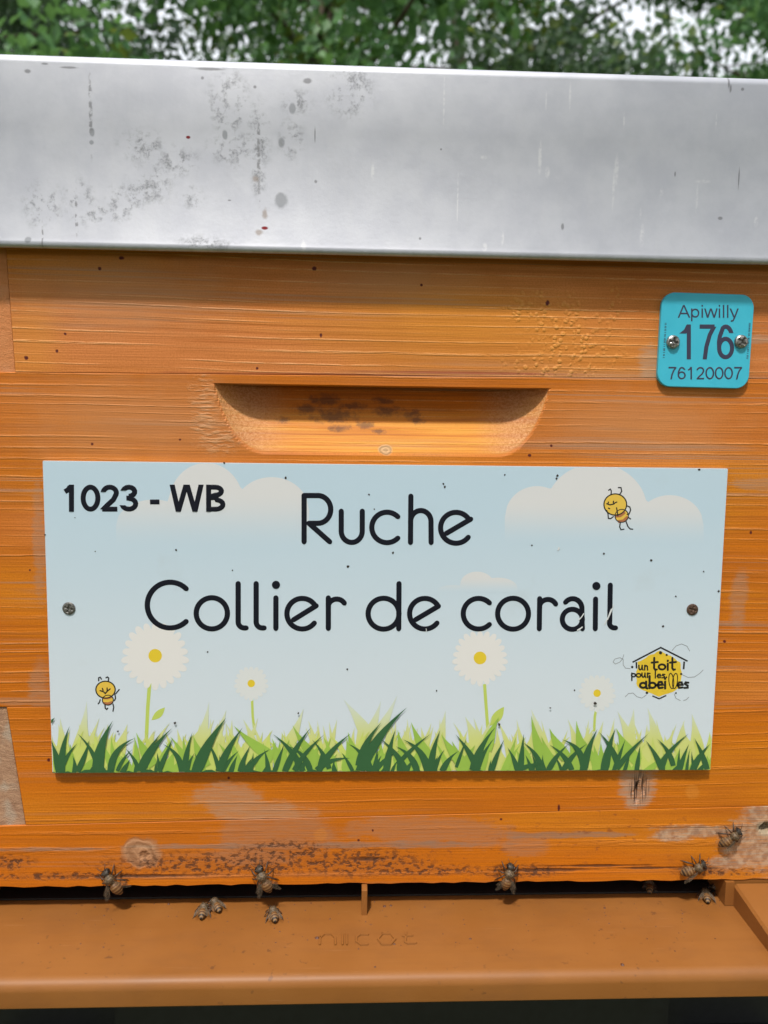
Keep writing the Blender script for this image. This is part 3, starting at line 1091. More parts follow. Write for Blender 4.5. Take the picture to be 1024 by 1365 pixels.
DK = [((93.7, 966.8), (83, 1029), 15, -.2), ((104, 977), (131, 1022), 10, .25), ((151, 960), (131, 1030), 24, -.25), ((120, 985), (104, 1028), 12, .1), ((181, 983), (148, 1028), 15, -.55),
      ((177, 998), (157, 1027), 8, -.2), ((168, 997), (186, 1027), 9, .2), ((230, 970), (189, 1028), 16, -.2), ((215, 977), (186, 1027), 13, -.15), ((217, 991), (243, 1028), 13, .5),
      ((231, 983), (212, 1028), 11, 0), ((257, 975), (246, 1028), 13, -.1), ((302, 956), (262, 1029), 24, -.15), ((275, 985), (292, 1027), 9, .2), ((324, 969), (292, 1028), 16, -.15),
      ((319, 1000), (298, 1027), 9, -.2), ((334, 993), (320, 1028), 11, -.1), ((360, 998), (330, 1028), 12, -.25), ((68, 985), (80, 1029), 16, .1), ((74, 956), (67, 963), 6, 0),
      ((104, 990), (84, 1022), 9, -.2), ((260, 1003), (250, 1027), 8, -.2),
      ((364, 978), (404, 1028), 14, .25), ((379, 991), (366, 1028), 10, 0), ((415, 969), (380, 1028), 14, -.15), ((385, 994), (414, 1028), 13, .45), ((433, 978), (392, 1026), 10, -.15),
      ((416, 985), (439, 1024), 11, .2), ((468, 977), (425, 1027), 14, -.2), ((467, 1010), (422, 1026), 12, -.35), ((509, 962), (478, 1020), 15, -.25), ((543, 942), (480, 1028), 22, -.2),
      ((465, 991), (494, 1028), 15, .4), ((527, 972), (515, 1028), 15, -.1), ((506, 983), (542, 1028), 13, .2), ((533, 1000), (501, 1027), 10, -.25), ((575, 977), (530, 1018), 9, -.1),
      ((527, 994), (556, 1028), 14, .45), ((537, 985), (570, 1028), 16, .5), ((587, 972), (574, 1026), 14, -.15), ((593, 998), (580, 1026), 8, -.2), ((612, 1000), (588, 1027), 9, -.25),
      ((607, 978), (637, 1026), 14, .15), ((622, 983), (608, 1022), 7, 0), ((660, 969), (630, 1026), 16, -.2), ((659, 983), (636, 1027), 10, -.2), ((455, 1002), (470, 1027), 8, .1),
      ((672, 985), (655, 1028), 11, -.1), ((676, 995), (690, 1028), 11, .15), ((698, 977), (693, 1028), 13, .0), ((697, 989), (722, 1026), 12, .35), ((726, 1017), (690, 1026), 10, -.2),
      ((758, 991), (730, 1028), 12, -.2), ((732, 992), (762, 1026), 12, .3), ((748, 985), (777, 1020), 14, .6), ((782, 991), (750, 1028), 12, -.25), ((796, 971), (777, 1028), 17, -.15),
      ((798, 975), (824, 1020), 13, .2), ((820, 970), (805, 1028), 18, -.1), ((833, 985), (818, 1027), 10, 0), ((864, 977), (822, 1024), 11, -.1), ((853, 992), (848, 1028), 10, 0),
      ((860, 986), (882, 1026), 12, .15), ((918, 977), (880, 1018), 10, -.15), ((875, 984), (897, 1020), 11, .3), ((918, 991), (905, 1028), 11, -.1), ((925, 983), (942, 1025), 12, .1),
      ((946, 991), (922, 1028), 14, -.2), ((893, 1000), (880, 1027), 9, 0), ((700, 1005), (708, 1027), 8, .1), ((840, 1003), (832, 1027), 8, 0)]
DK = [(t, b, w*.62, bd*1.15) for (t, b, w, bd) in DK]
for i in range(44):
    x = rg.uniform(72, 944)
    ln = rg.uniform(-16, 16)
    DK.append(((x+ln, 1028-rg.uniform(14, 34)), (x, 1030), rg.uniform(4, 7), rg.uniform(-.4, .4)))
grass_layer('grass_print', M_GD, DK)
# solid foot of the grass
mb = MB(); y = GY[0]-.00003
xs_ = np.linspace(69, 946, 120)
v = []
for i, x in enumerate(xs_):
    a = inside_sign(S(x, 1028+2.5*math.sin(i*1.7)+1.5*math.sin(i*.63))); b = inside_sign(S(x, 1033))
    v += [(a[0], y, a[1]), (b[0], y, b[1])]
mb.add(v, [(2*i, 2*i+1, 2*i+3, 2*i+2) for i in range(119)])
mb.build('grass_print', M_GD, sign)

# the name, letter by letter: smooth round-ended strokes
YT = layer()
K = .000352


def L2(strokes, w):
    mb = MB()
    for q, st in enumerate(strokes):
        cl = (Vector(st[0])-Vector(st[-1])).length < .5
        ribbon(mb, [S(*p) for p in (st[:-1] if cl else st)], w*K, YT, 0.00010+q*.000012, rounded=True, closed=cl)
    return mb.build('letter', M_INK, sign, smooth=False)


def A(cx, cy, r, a0, a1, n=26, ry=None):
    """arc in photo px, angles counter-clockwise with y up"""
    ry = ry or r
    return [(cx+r*math.cos(rad(a0+(a1-a0)*i/n)), cy-ry*math.sin(rad(a0+(a1-a0)*i/n))) for i in range(n+1)]


def dot(px, py, r):
    return [(px-.4, py), (px+.4, py)]


w1 = 7.0
L2([[(405.5, 722), (405.5, 660.5)], [(405.5, 660.5), (424, 660.5)] + A(424, 679, 17, 88, -90, 18, 18.5) + [(412, 697.5)], [(412, 697.5), (439.5, 722)]], w1)
L2([[(455, 681.5), (455, 708)] + A(469, 708, 14, 180, 360, 18, 15) + [(483, 681.5)]], w1)
L2([A(516, 703, 20.3, 45, 315, 30)], w1)
L2([[(547.8, 661.5), (547.3, 723)], [(547.5, 700)] + A(561, 695, 13.6, 178, 0, 18, 14.5) + [(574.8, 723)]], w1)
L2([[(595, 711), (627.5, 692)], A(608, 703.5, 20.6, 35, 322, 34)], w1)
w2 = 7.1
L2([A(227, 806.5, 30.5, 46, 314, 34)], w2)
L2([A(282.5, 817.5, 20.8, 0, 360, 40)], w2)
for x in (317.6, 341.6):
    L2([[(x, 778), (x, 829)] + A(x+8, 829, 8, 180, 270, 8) + [(x+10.5, 837)]], w2)
L2([[(367.9, 797), (367.9, 837.5)]], w2)
mb = MB(); blob(mb, [S(*p) for p in A(368, 779.5, 5.4, 0, 350, 22)], YT, .00011); mb.build('letter', M_INK, sign)
L2([[(391.5, 826), (421.5, 807.5)], A(403, 818, 20.4, 32, 322, 34)], w2)
L2([[(437.8, 797), (437.8, 837.5)], [(437.8, 815)] + A(449, 809, 11.5, 165, 30, 12, 10.5)], w2)
L2([A(511.4, 818, 20.6, 0, 360, 40), [(532, 778), (531.6, 838)]], w2)
L2([[(554, 826), (584.5, 808)], A(566.5, 818, 20.4, 30, 322, 34)], w2)
L2([A(638, 818, 20.4, 45, 315, 30)], w2)
L2([A(684, 818, 20.6, 0, 360, 40)], w2)
L2([[(719.5, 798), (719, 838)], [(719.2, 815)] + A(730.5, 809.5, 11.3, 165, 25, 12, 10.5)], w2)
L2([A(763, 825.5, 13.4, 0, 360, 30), A(763.5, 811, 12.3, 140, 0, 14, 13) + [(776, 830), (776.5, 838)]], w2)
L2([[(794, 798.5), (793.6, 838)]], w2)
mb = MB(); blob(mb, [S(*p) for p in A(795, 781, 5.4, 0, 350, 22)], YT, .00011); mb.build('letter', M_INK, sign)
L2([[(813.6, 780), (812.8, 830)] + A(819, 830.5, 6.4, 180, 270, 8) + [(820.5, 837)]], w2)

mb = MB()
sans_text(mb, '1023 - WB', (82, 646, 303, 682), .185, S, YT, .00012)
mb.build('number_lettering', M_INK, sign)

# small cartoon bees printed on the sign
def cartoon_bee(ox, oy, hd, body, lines, bands, face):
    LY[0] = L_ART
    f_ = lambda x, y: S(ox+x/10.24, oy+y/10.24)
    y1 = layer()
    mb = MB()
    pts = []
    cx, cy, rx, ry, an = body
    for i in range(28):
        a = 2*PI*i/28
        u_, v_ = rx*math.cos(a), ry*math.sin(a)
        pts.append((cx+u_*math.cos(an)-v_*math.sin(an), cy+u_*math.sin(an)+v_*math.cos(an)))
    blob(mb, [f_(*p) for p in pts], y1)
    b = mb.build('printed_bee', M_BEEY, sign)
    y2 = layer()
    mb = MB()
    for st, w in bands:
        ribbon(mb, [f_(*p) for p in st], w/10.24*K, y2, .000003, rounded=False)
    mb.build('printed_stripes', M_BEEO, sign)
    y3 = layer()
    mb = MB()
    blob(mb, [f_(hd[0]+hd[2]*math.cos(2*PI*i/32), hd[1]+hd[3]*math.sin(2*PI*i/32)) for i in range(32)], y3)
    mb.build('printed_head', M_BEEY, sign)
    y4 = layer()
    mb = MB()
    ribbon(mb, [f_(hd[0]+hd[2]*math.cos(2*PI*i/36), hd[1]+hd[3]*math.sin(2*PI*i/36)) for i in range(36)], 17/10.24*K, y4, .00001, closed=True)
    ribbon(mb, [f_(*p) for p in pts], 14/10.24*K, y4+.000008, .00001, closed=True)
    for q, st in enumerate(lines):
        ribbon(mb, [f_(*p) for p in st], 17/10.24*K, y4, .00001+q*.000003)
    for q, st in enumerate(face):
        ribbon(mb, [f_(*p) for p in st], 18/10.24*K, y4, .00002+q*.000003)
    mb.build('printed_outline', M_BLACK, sign)


def QA(cx, cy, r, a0, a1, n=10):
    return [(cx+r*math.cos(rad(a0+(a1-a0)*i/n)), cy+r*math.sin(rad(a0+(a1-a0)*i/n))) for i in range(n+1)]


cartoon_bee(780, 630, (412, 435, 155, 145), (500, 590, 92, 88, -.4),
            [[(355, 300), (358, 250), (345, 225), (322, 240)], [(475, 295), (500, 255), (490, 205), (455, 205)],
             [(578, 455), (610, 470), (622, 510), (600, 565), (575, 570)], [(295, 515), (312, 560), (318, 625), (350, 628), (385, 600)],
             [(430, 480), (440, 540), (448, 590)], [(480, 685), (472, 740), (490, 780), (530, 772)], [(560, 670), (585, 735), (615, 768), (650, 772)], [(595, 615), (620, 632)]],
            [([(410, 595), (480, 590), (545, 540)], 40), ([(450, 668), (520, 660), (585, 605)], 42)],
            [[(295, 425), (340, 440), (390, 430), (410, 412)], [(312, 425), (318, 402)], [(385, 412), (388, 390)], [(408, 412), (432, 402)], [(320, 485), (335, 492)]])
cartoon_bee(100, 880, (418, 402, 132, 115), (450, 545, 75, 68, -.1),
            [[(325, 280), (325, 240), (345, 232), (362, 258)], [(455, 290), (462, 245), (445, 228), (425, 240)], [(545, 460), (555, 520), (540, 550)], [(560, 455), (605, 400)],
             [(345, 540), (335, 575), (318, 595)], [(410, 610), (415, 655), (435, 672), (448, 655)], [(520, 600), (530, 640), (520, 695)]],
            [([(385, 518), (450, 520), (510, 500)], 30), ([(390, 585), (450, 592), (515, 572)], 34)],
            [[(345, 415), (390, 430), (415, 455), (440, 425), (480, 392)], [(375, 385), (385, 410)], [(440, 380), (440, 410)]])

# logo: yellow hexagon under a roof line with hand lettering
def lg(x, y):
    return S(800+x/6.827, 840+y/6.827)


LY[0] = L_ART
y1 = layer()
mb = MB()
hexp = [(545, 190), (640, 235), (728, 290), (742, 400), (728, 520), (640, 570), (540, 605), (440, 570), (335, 515), (330, 400), (345, 290), (440, 235)]
pts = []
rl = random.Random(4)
for i in range(12):
    a, b = hexp[i], hexp[(i+1) % 12]
    for s in (0, .25, .5, .75):
        pts.append((a[0]+(b[0]-a[0])*s+rl.uniform(-5, 5), a[1]+(b[1]-a[1])*s+rl.uniform(-5, 5)))
blob(mb, [lg(*p) for p in pts], y1)
mb.build('logo_hexagon', flat('logo_yellow', (.72, .50, .035), .38, noise=.15, nscale=300), sign)
y2 = layer()
mb = MB()
kk = K/6.827
for q, (st, w) in enumerate([([(295, 292), (552, 158), (796, 282)], 15), ([(330, 290), (332, 348)], 15), ([(766, 285), (760, 355)], 17), ([(476, 598), (538, 624), (602, 594)], 13)]):
    ribbon(mb, [lg(*p) for p in st], w*kk, y2, .00001+q*.000003, rounded=False)
for (px, py, r) in ((550, 205, 15), (606, 225, 10), (426, 570, 12), (738, 398, 10), (292, 335, 11), (604, 428, 8), (690, 572, 8)):
    blob(mb, [lg(px+r*math.cos(2*PI*i/12), py+r*math.sin(2*PI*i/12)) for i in range(12)], y2, .00003)
mb.build('logo_roof', M_BLACK, sign)
mb = MB()
for q, st in enumerate([[(655, 185), (690, 145), (740, 125), (790, 145), (815, 190)], [(275, 350), (230, 345), (210, 315), (210, 265), (180, 250), (135, 262), (118, 290), (140, 308), (180, 290), (205, 260), (216, 222)], [(748, 405), (800, 430), (860, 425), (905, 395), (938, 362)], [(228, 608), (260, 575), (300, 572), (335, 605), (380, 618), (420, 590)], [(675, 580), (690, 620), (730, 640)], [(760, 640), (785, 632), (806, 610)]]):
    ribbon(mb, [lg(*p) for p in st], 5*kk, y2, .00001+q*.000003)
mb.build('logo_flight_lines', M_THIN, sign)

# hand-drawn lower case letters, x-height 1
HAND = {
    'u': ([[(.05, 1), (.08, .3), (.25, .02), (.5, .2), (.6, .95)], [(.6, 1), (.62, .3), (.75, 0)]], .95),
    'n': ([[(.08, 1), (.08, 0)], [(.08, .6), (.3, .97), (.52, .8), (.56, 0)]], .85),
    't': ([[(.3, 1.9), (.28, .3), (.42, .02), (.6, .08)], [(0, 1.15), (.72, 1.25)]], .85),
    'o': ([QA(.38, .48, .40, 0, 350, 18)], .95),
    'i': ([[(.12, 1), (.12, 0)], [(.12, 1.4), (.13, 1.48)]], .38),
    'p': ([[(.1, 1), (.1, -.7)], QA(.4, .52, .36, 0, 350, 16)], .95),
    'r': ([[(.1, 1), (.12, 0)], [(.12, .6), (.3, .95), (.55, .9)]], .65),
    'l': ([[(.12, 1.75), (.12, 0)]], .35),
    'e': ([[(.1, .5), (.65, .55), (.55, .95), (.25, .95), (.06, .5), (.25, .05), (.65, .12)]], .82),
    's': ([[(.52, .9), (.2, .95), (.1, .72), (.45, .42), (.45, .1), (.05, .05)]], .68),
    'a': ([QA(.34, .46, .36, 20, 370, 16), [(.68, 1), (.70, .1), (.82, 0)]], .98),
    'b': ([[(.1, 1.8), (.1, .05)], QA(.42, .46, .38, 0, 350, 16)], .95),
    '.': ([[(.1, .1), (.12, .1)]], .3),
}


def hand_text(mb, text, x0, x1, ybase, xh, w):
    tot = sum(HAND[c][1] for c in text)
    px = 0
    q = 0
    for ch in text:
        for st in HAND[ch][0]:
            ribbon(mb, [lg(x0+(px+p[0])/tot*(x1-x0), ybase-p[1]*xh) for p in st], w*kk, y2-.00002, .00001+q*.000002)
            q += 1
        px += HAND[ch][1]


mb = MB()
hand_text(mb, 'un', 350, 448, 362, 42, 14)
hand_text(mb, 'toit', 470, 700, 362, 58, 20)
hand_text(mb, 'pour', 284, 458, 430, 40, 14)
hand_text(mb, 'les.', 496, 615, 435, 36, 13)
hand_text(mb, 'abei', 365, 612, 530, 62, 22)
hand_text(mb, 'es', 700, 815, 528, 56, 20)
for cx, an in ((648, -.10), (682, .12)):
    pts = []
    for i in range(20):
        a = 2*PI*i/20
        u_, v_ = 22*math.cos(a), 70*math.sin(a)
        pts.append(lg(cx+u_*math.cos(an)-v_*math.sin(an), 462+u_*math.sin(an)+v_*math.cos(an)))
    ribbon(mb, pts, 9*kk, y2-.00003, .00001, closed=True)
mb.build('logo_lettering', M_BLACK, sign)

# dirt specks and chips on the sign
mb = MB(); ys = SY-.00003
rs = random.Random(5)
for (px, py, r) in [(492, 659, 1.2), (499, 679, 1.1), (591, 645, 1.5), (593, 649, 1.8), (743, 634, 1.6), (742, 638, 1.5), (673, 633, 1.2), (932, 626, 1.6), (299, 617, 1.4), (381, 637, 1.6), (235, 733, 1.4), (127, 735, 1), (524, 737, 1.6), (464, 755, 1.8), (234, 963, 1.8), (158, 974, 1.4), (868, 747, 1.8), (805, 738, 1.4), (709, 727, 1.2), (901, 795, 1.2), (277, 869, 1.2), (463, 892, 1.4), (766, 920, 1.3), (733, 943, 1.1), (793, 937, 2.2), (582, 921, 1.2), (665, 965, 2), (958, 788, 1.5), (938, 762, 1.2), (398, 950, 1.3), (310, 760, 1), (884, 835, 1.5), (100, 690, .8), (60, 713, 1.2)]:
    n = 9
    blob(mb, [S(px+r*rs.uniform(.6, 1.2)*math.cos(2*PI*i/n), py+r*rs.uniform(.6, 1.3)*math.sin(2*PI*i/n)) for i in range(n)], ys if py < 930 else GY[0]-.00005, .00010)
o = mb.build('dirt_specks', flat('dirt', (.03, .022, .018), .8), sign); o['kind'] = 'stuff'
mb = MB()
for (x0, y0, x1, y1_, w) in [(806, 832, 815, 812, 1.6), (810, 826, 818, 806, 1), (772, 826, 778, 818, 1.6), (770, 840, 776, 836, 2), (745, 730, 744, 733, 2), (568, 838, 568, 842, 1)]:
    ribbon(mb, [S(x0, y0), S((x0+x1)/2+.6, (y0+y1_)/2), S(x1, y1_)], w*K, YT-.0001, .00005)
o = mb.build('paint_chips', flat('chip', (.62, .64, .65), .5), sign); o['kind'] = 'stuff'


# ------------------------------------------------------------------ screws
def screw_mat(name, c, rough, metal):
    g = G(name)
    n = g.noise(g.p, 1500, 3)
    col = g.mix(g.ss(.35, .65, n), c, tuple(v*.45 for v in c))
    return g.out(col, rough, metal, g.bump(n, .4, .0002))


M_SCR = screw_mat('screw_steel', (.46, .45, .43), .38, .9)
M_RUST = screw_mat('screw_rust', (.13, .075, .05), .7, .3)


def screw(px, py, r_px, Y, mat, parent, dome=.0011, rec=True, rot=0.3):
    """round head with a cross recess"""
    c = at(px, py, Y)
    R = r_px*K
    v, f = [], []
    n = 32
    prof = [(1.0, 0), (1.0, .25), (.92, .6), (.75, .88), (.55, 1.0), (.34, 1.03), (.15, 1.04)]
    for (rr, hh) in prof:
        for k in range(n):
            a = 2*PI*k/n
            d = 0
            if rec and rr < .6:
                d = 1.1*max(0, abs(math.cos(2*(a+rot)))-.72)/.28
                if rr < .2: d = 1.1
            v.append((c.x+R*rr*math.cos(a), Y-dome*(hh-d*.75), c.z+R*rr*math.sin(a)))
    for j in range(len(prof)-1):
        for k in range(n):
            f.append((j*n+k, j*n+(k+1) % n, (j+1)*n+(k+1) % n, (j+1)*n+k))
    f.append(tuple((len(prof)-1)*n+k for k in range(n)))
    f.append(tuple(range(n))[::-1])
    o = mk('screw', v, f, mat, parent)
    return o


screw(92, 811, 8.5, SY-.0001, screw_mat('screw_dull', (.20, .195, .18), .55, .6), sign, .0007)
s_ = screw(923, 812.5, 8, SY-.0001, M_RUST, sign, .0006)
s_['label'] = 'rusty brown screw'

# ------------------------------------------------------------------ turquoise number tag
TY = -.0022
tagp = tag(empty('number_tag', (.1475, TY, .112)), 'small turquoise plastic number plate with rounded corners screwed to the wood', 'tag')


def T(px, py):
    p = at(px, py, TY)
    return (p.x, p.z)


tl, tr, br, bl = T(881.5, 391), T(1004.5, 391), T(1000, 517), T(877.5, 516.5)


def tag_panel():
    x0 = (tl[0]+bl[0])/2; x1 = (tr[0]+br[0])/2
    z1 = (tl[1]+tr[1])/2; z0 = (bl[1]+br[1])/2
    r = .0062
    rings = []
    for (ins, yy) in ((.0, -.0002), (.0, TY+.0003), (.0003, TY)):
        rr = []
        for (px, pz) in rrect(x0+ins, x1-ins, z0+ins, z1-ins, r-ins, 8):
            rr.append((px, yy, pz))
        rings.append(rr)
    n = len(rings[0])
    v = [p for q in rings for p in q]
    f = [(j*n+k, (j+1)*n+k, (j+1)*n+(k+1) % n, j*n+(k+1) % n) for j in range(2) for k in range(n)]
    f.append(tuple(2*n+k for k in range(n))); f.append(tuple(range(n))[::-1])
    # the plate hangs a hair turned
    cx, cz = (x0+x1)/2, (z0+z1)/2
    a = rad(-.6)
    v = [(cx+(p[0]-cx)*math.cos(a)-(p[2]-cz)*math.sin(a), p[1], cz+(p[0]-cx)*math.sin(a)+(p[2]-cz)*math.cos(a)) for p in v]
    g = G('turquoise_plastic')
    n_ = g.noise(g.p, 120, 3)
    c = g.mix(n_, (.035, .43, .60), (.055, .50, .66))
    return mk('plate', v, f, g.out(c, .38, 0, g.bump(g.noise(g.p, 700, 2), .06, .0002)), tagp)


tag_panel()
M_TINK = flat('tag_ink', (.035, .035, .075), .5)
mb = MB()
sans_text(mb, 'Apiwilly', (904, 406.5, 985, 423.5), .125, T, TY-.00002, .00004)
mb.build('name_lettering', M_TINK, tagp)
mb = MB()
sans_text(mb, '176', (905.5, 432.5, 979.5, 479), .125, T, TY-.00002, .00004)
mb.build('number_lettering', M_TINK, tagp)
mb = MB()
sans_text(mb, '76120007', (890, 489, 990, 505.8), .13, T, TY-.00002, .00004)
mb.build('number_lettering', M_TINK, tagp)
mb = MB()
rt_ = random.Random(3)
for (xa, xb) in ((887.5, 884.8), (999.5, 996.3)):
    yv = 431.0
    while yv < 478:
        s = (yv-431)/47
        x = xa+(xb-xa)*s
        ribbon(mb, [T(x-1.2, yv), T(x+1.2, yv+rt_.uniform(-.5, .5))], .7*K, TY-.00002, .00003, rounded=False)
        yv += rt_.choice((1.3, 1.5, 1.5, 2.6))
o = mb.build('edge_print', M_TINK, tagp); o['kind'] = 'stuff'
screw(897, 456, 9, TY-.0001, M_SCR, tagp, .0016, rot=.15)
screw(987.5, 455.5, 9, TY-.0001, M_SCR, tagp, .0016, rot=.6)

# ------------------------------------------------------------------ moulded maker's word on the landing board
def FL(px, py):
    p = atz(px, py, FZ-.0011)
    return p


mb = MB()
def floor_stroke(pts, w=.0011):
    P = [FL(*p) for p in pts]
    P2 = [(p.x, p.y) for p in P]
    t = MB()
    ribbon(t, P2, w, 0, .0006)
    # turn the stroke from the wall plane into the board's surface (z from its depth)
    v = []
    for (x, h, yy) in t.v:
        zz = FZ-.0002 + (yy/(EDGE_Y))*(EDGE_Z-FZ+.0002)
        v.append((x, yy, zz - h + .00002))
    mb.add(v, [q[::-1] for q in t.f])


X = lambda x: 400+x/5.12
Yf = lambda y: 1160+y/5.12
for st in ([(135, 508), (138, 455)], [(138, 465), (165, 442), (215, 442), (240, 465), (242, 508)], [(290, 508), (292, 442)], [(320, 508), (320, 442)],
           [(462, 445), (415, 442), (385, 462), (385, 490), (415, 510), (460, 508)],
           [(560, 440), (620, 440), (650, 475), (620, 508), (560, 508), (532, 475), (560, 440)],
           [(725, 430), (718, 495), (735, 502), (790, 500)], [(705, 455), (765, 452)]):
    floor_stroke([(X(a), Yf(b)) for a, b in st])
mb.build('moulded_lettering', M_PLA, hfloor)

# crumbs of propolis and dirt on the landing board
mb = MB()
rc = random.Random(8)
cr = [(423, 1250, 3.2), (478, 1262+2, 1.2), (526, 1258, 2), (440, 1226, 1.6), (513, 1210, 3), (521, 1209, 2.5), (550, 1226, 1.3), (566, 1211, 1.6), (806, 1212, 2.2), (830, 1284, 3), (842, 1300, 1.6), (627, 1251, 1.8), (618, 1227, 1.2), (619, 1233, 1.2), (500, 1287, 1.4), (373, 1242, 1.4), (138, 1262, 1.2), (139, 1222, 1.5), (910, 1219, 1.6), (806, 1218, 1.2), (684, 1265, 1), (30, 1226, 1.2), (225, 1207, 2)]
for _ in range(120):
    cr.append((rc.uniform(20, 960), rc.triangular(1198, 1270, 1205), rc.uniform(.5, 1.3)))
for (px, py, r) in cr:
    p = atz(px, py, FZ-.0009)
    yy = max(p.y, EDGE_Y+.0007)
    zz = FZ-.0002 + (yy/EDGE_Y)*(EDGE_Z-FZ+.0002) if p.y > EDGE_Y+.004 else None
    if zz is None: continue
    R = r*K
    n = 6
    v = [(p.x+R*rc.uniform(.7, 1.3)*math.cos(2*PI*k/n), yy+R*rc.uniform(.7, 1.3)*math.sin(2*PI*k/n), zz-.0001) for k in range(n)] + [(p.x, yy, zz+R*.6)]
    mb.add(v, [(k, (k+1) % n, n) for k in range(n)])
o = mb.build('dirt_crumbs', flat('propolis', (.09, .028, .012), .6), hfloor); o['kind'] = 'stuff'


# ------------------------------------------------------------------ honey bees
def bee_mats():
    g = G('bee_body')
    # local bee space: x forward (head at +), z up, lengths in metres
    st = g.m('SINE', g.mul(g.x, 2*PI/.00135))
    ab = g.ss(-.0006, -.0011, g.x)
    band = g.mul(g.ss(-.1, .55, st), ab)
    n = g.noise(g.p, 1800, 3)
    thx = g.mix(g.ss(.35, .65, n), (.05, .032, .016), (.15, .095, .045))
    abc = g.mix(g.ss(-.0065, -.003, g.x), (.012, .008, .005), (.12, .046, .010))
    c = g.mix(ab, thx, abc)
    c = g.mix(g.mul(band, .85), c, g.mix(n, (.30, .18, .07), (.20, .095, .03)))
    head = g.ss(.0030, .0036, g.x)
    c = g.mix(head, c, (.035, .026, .018))
    body = g.out(c, .55, 0, g.bump(n, .6, .0003))
    eye = flat('bee_eye', (.006, .005, .005), .2)
    leg = flat('bee_leg', (.045, .022, .010), .5)
    w = G('bee_wing')
    vein = w.ss(.06, .02, w.voro(w.p, 900, 'DISTANCE_TO_EDGE'))
    w.out(w.mix(w.mul(vein, .7), (.26, .21, .15), (.06, .035, .018)), .3)
    w.put(w.bsdf.inputs['Alpha'], w.add(.15, w.mul(vein, .45)))
    hair = flat('bee_hair', (.19, .125, .06), .8)
    return body, eye, leg, w.mat, hair


MB_BODY, MB_EYE, MB_LEG, MB_WING, MB_HAIR = bee_mats()


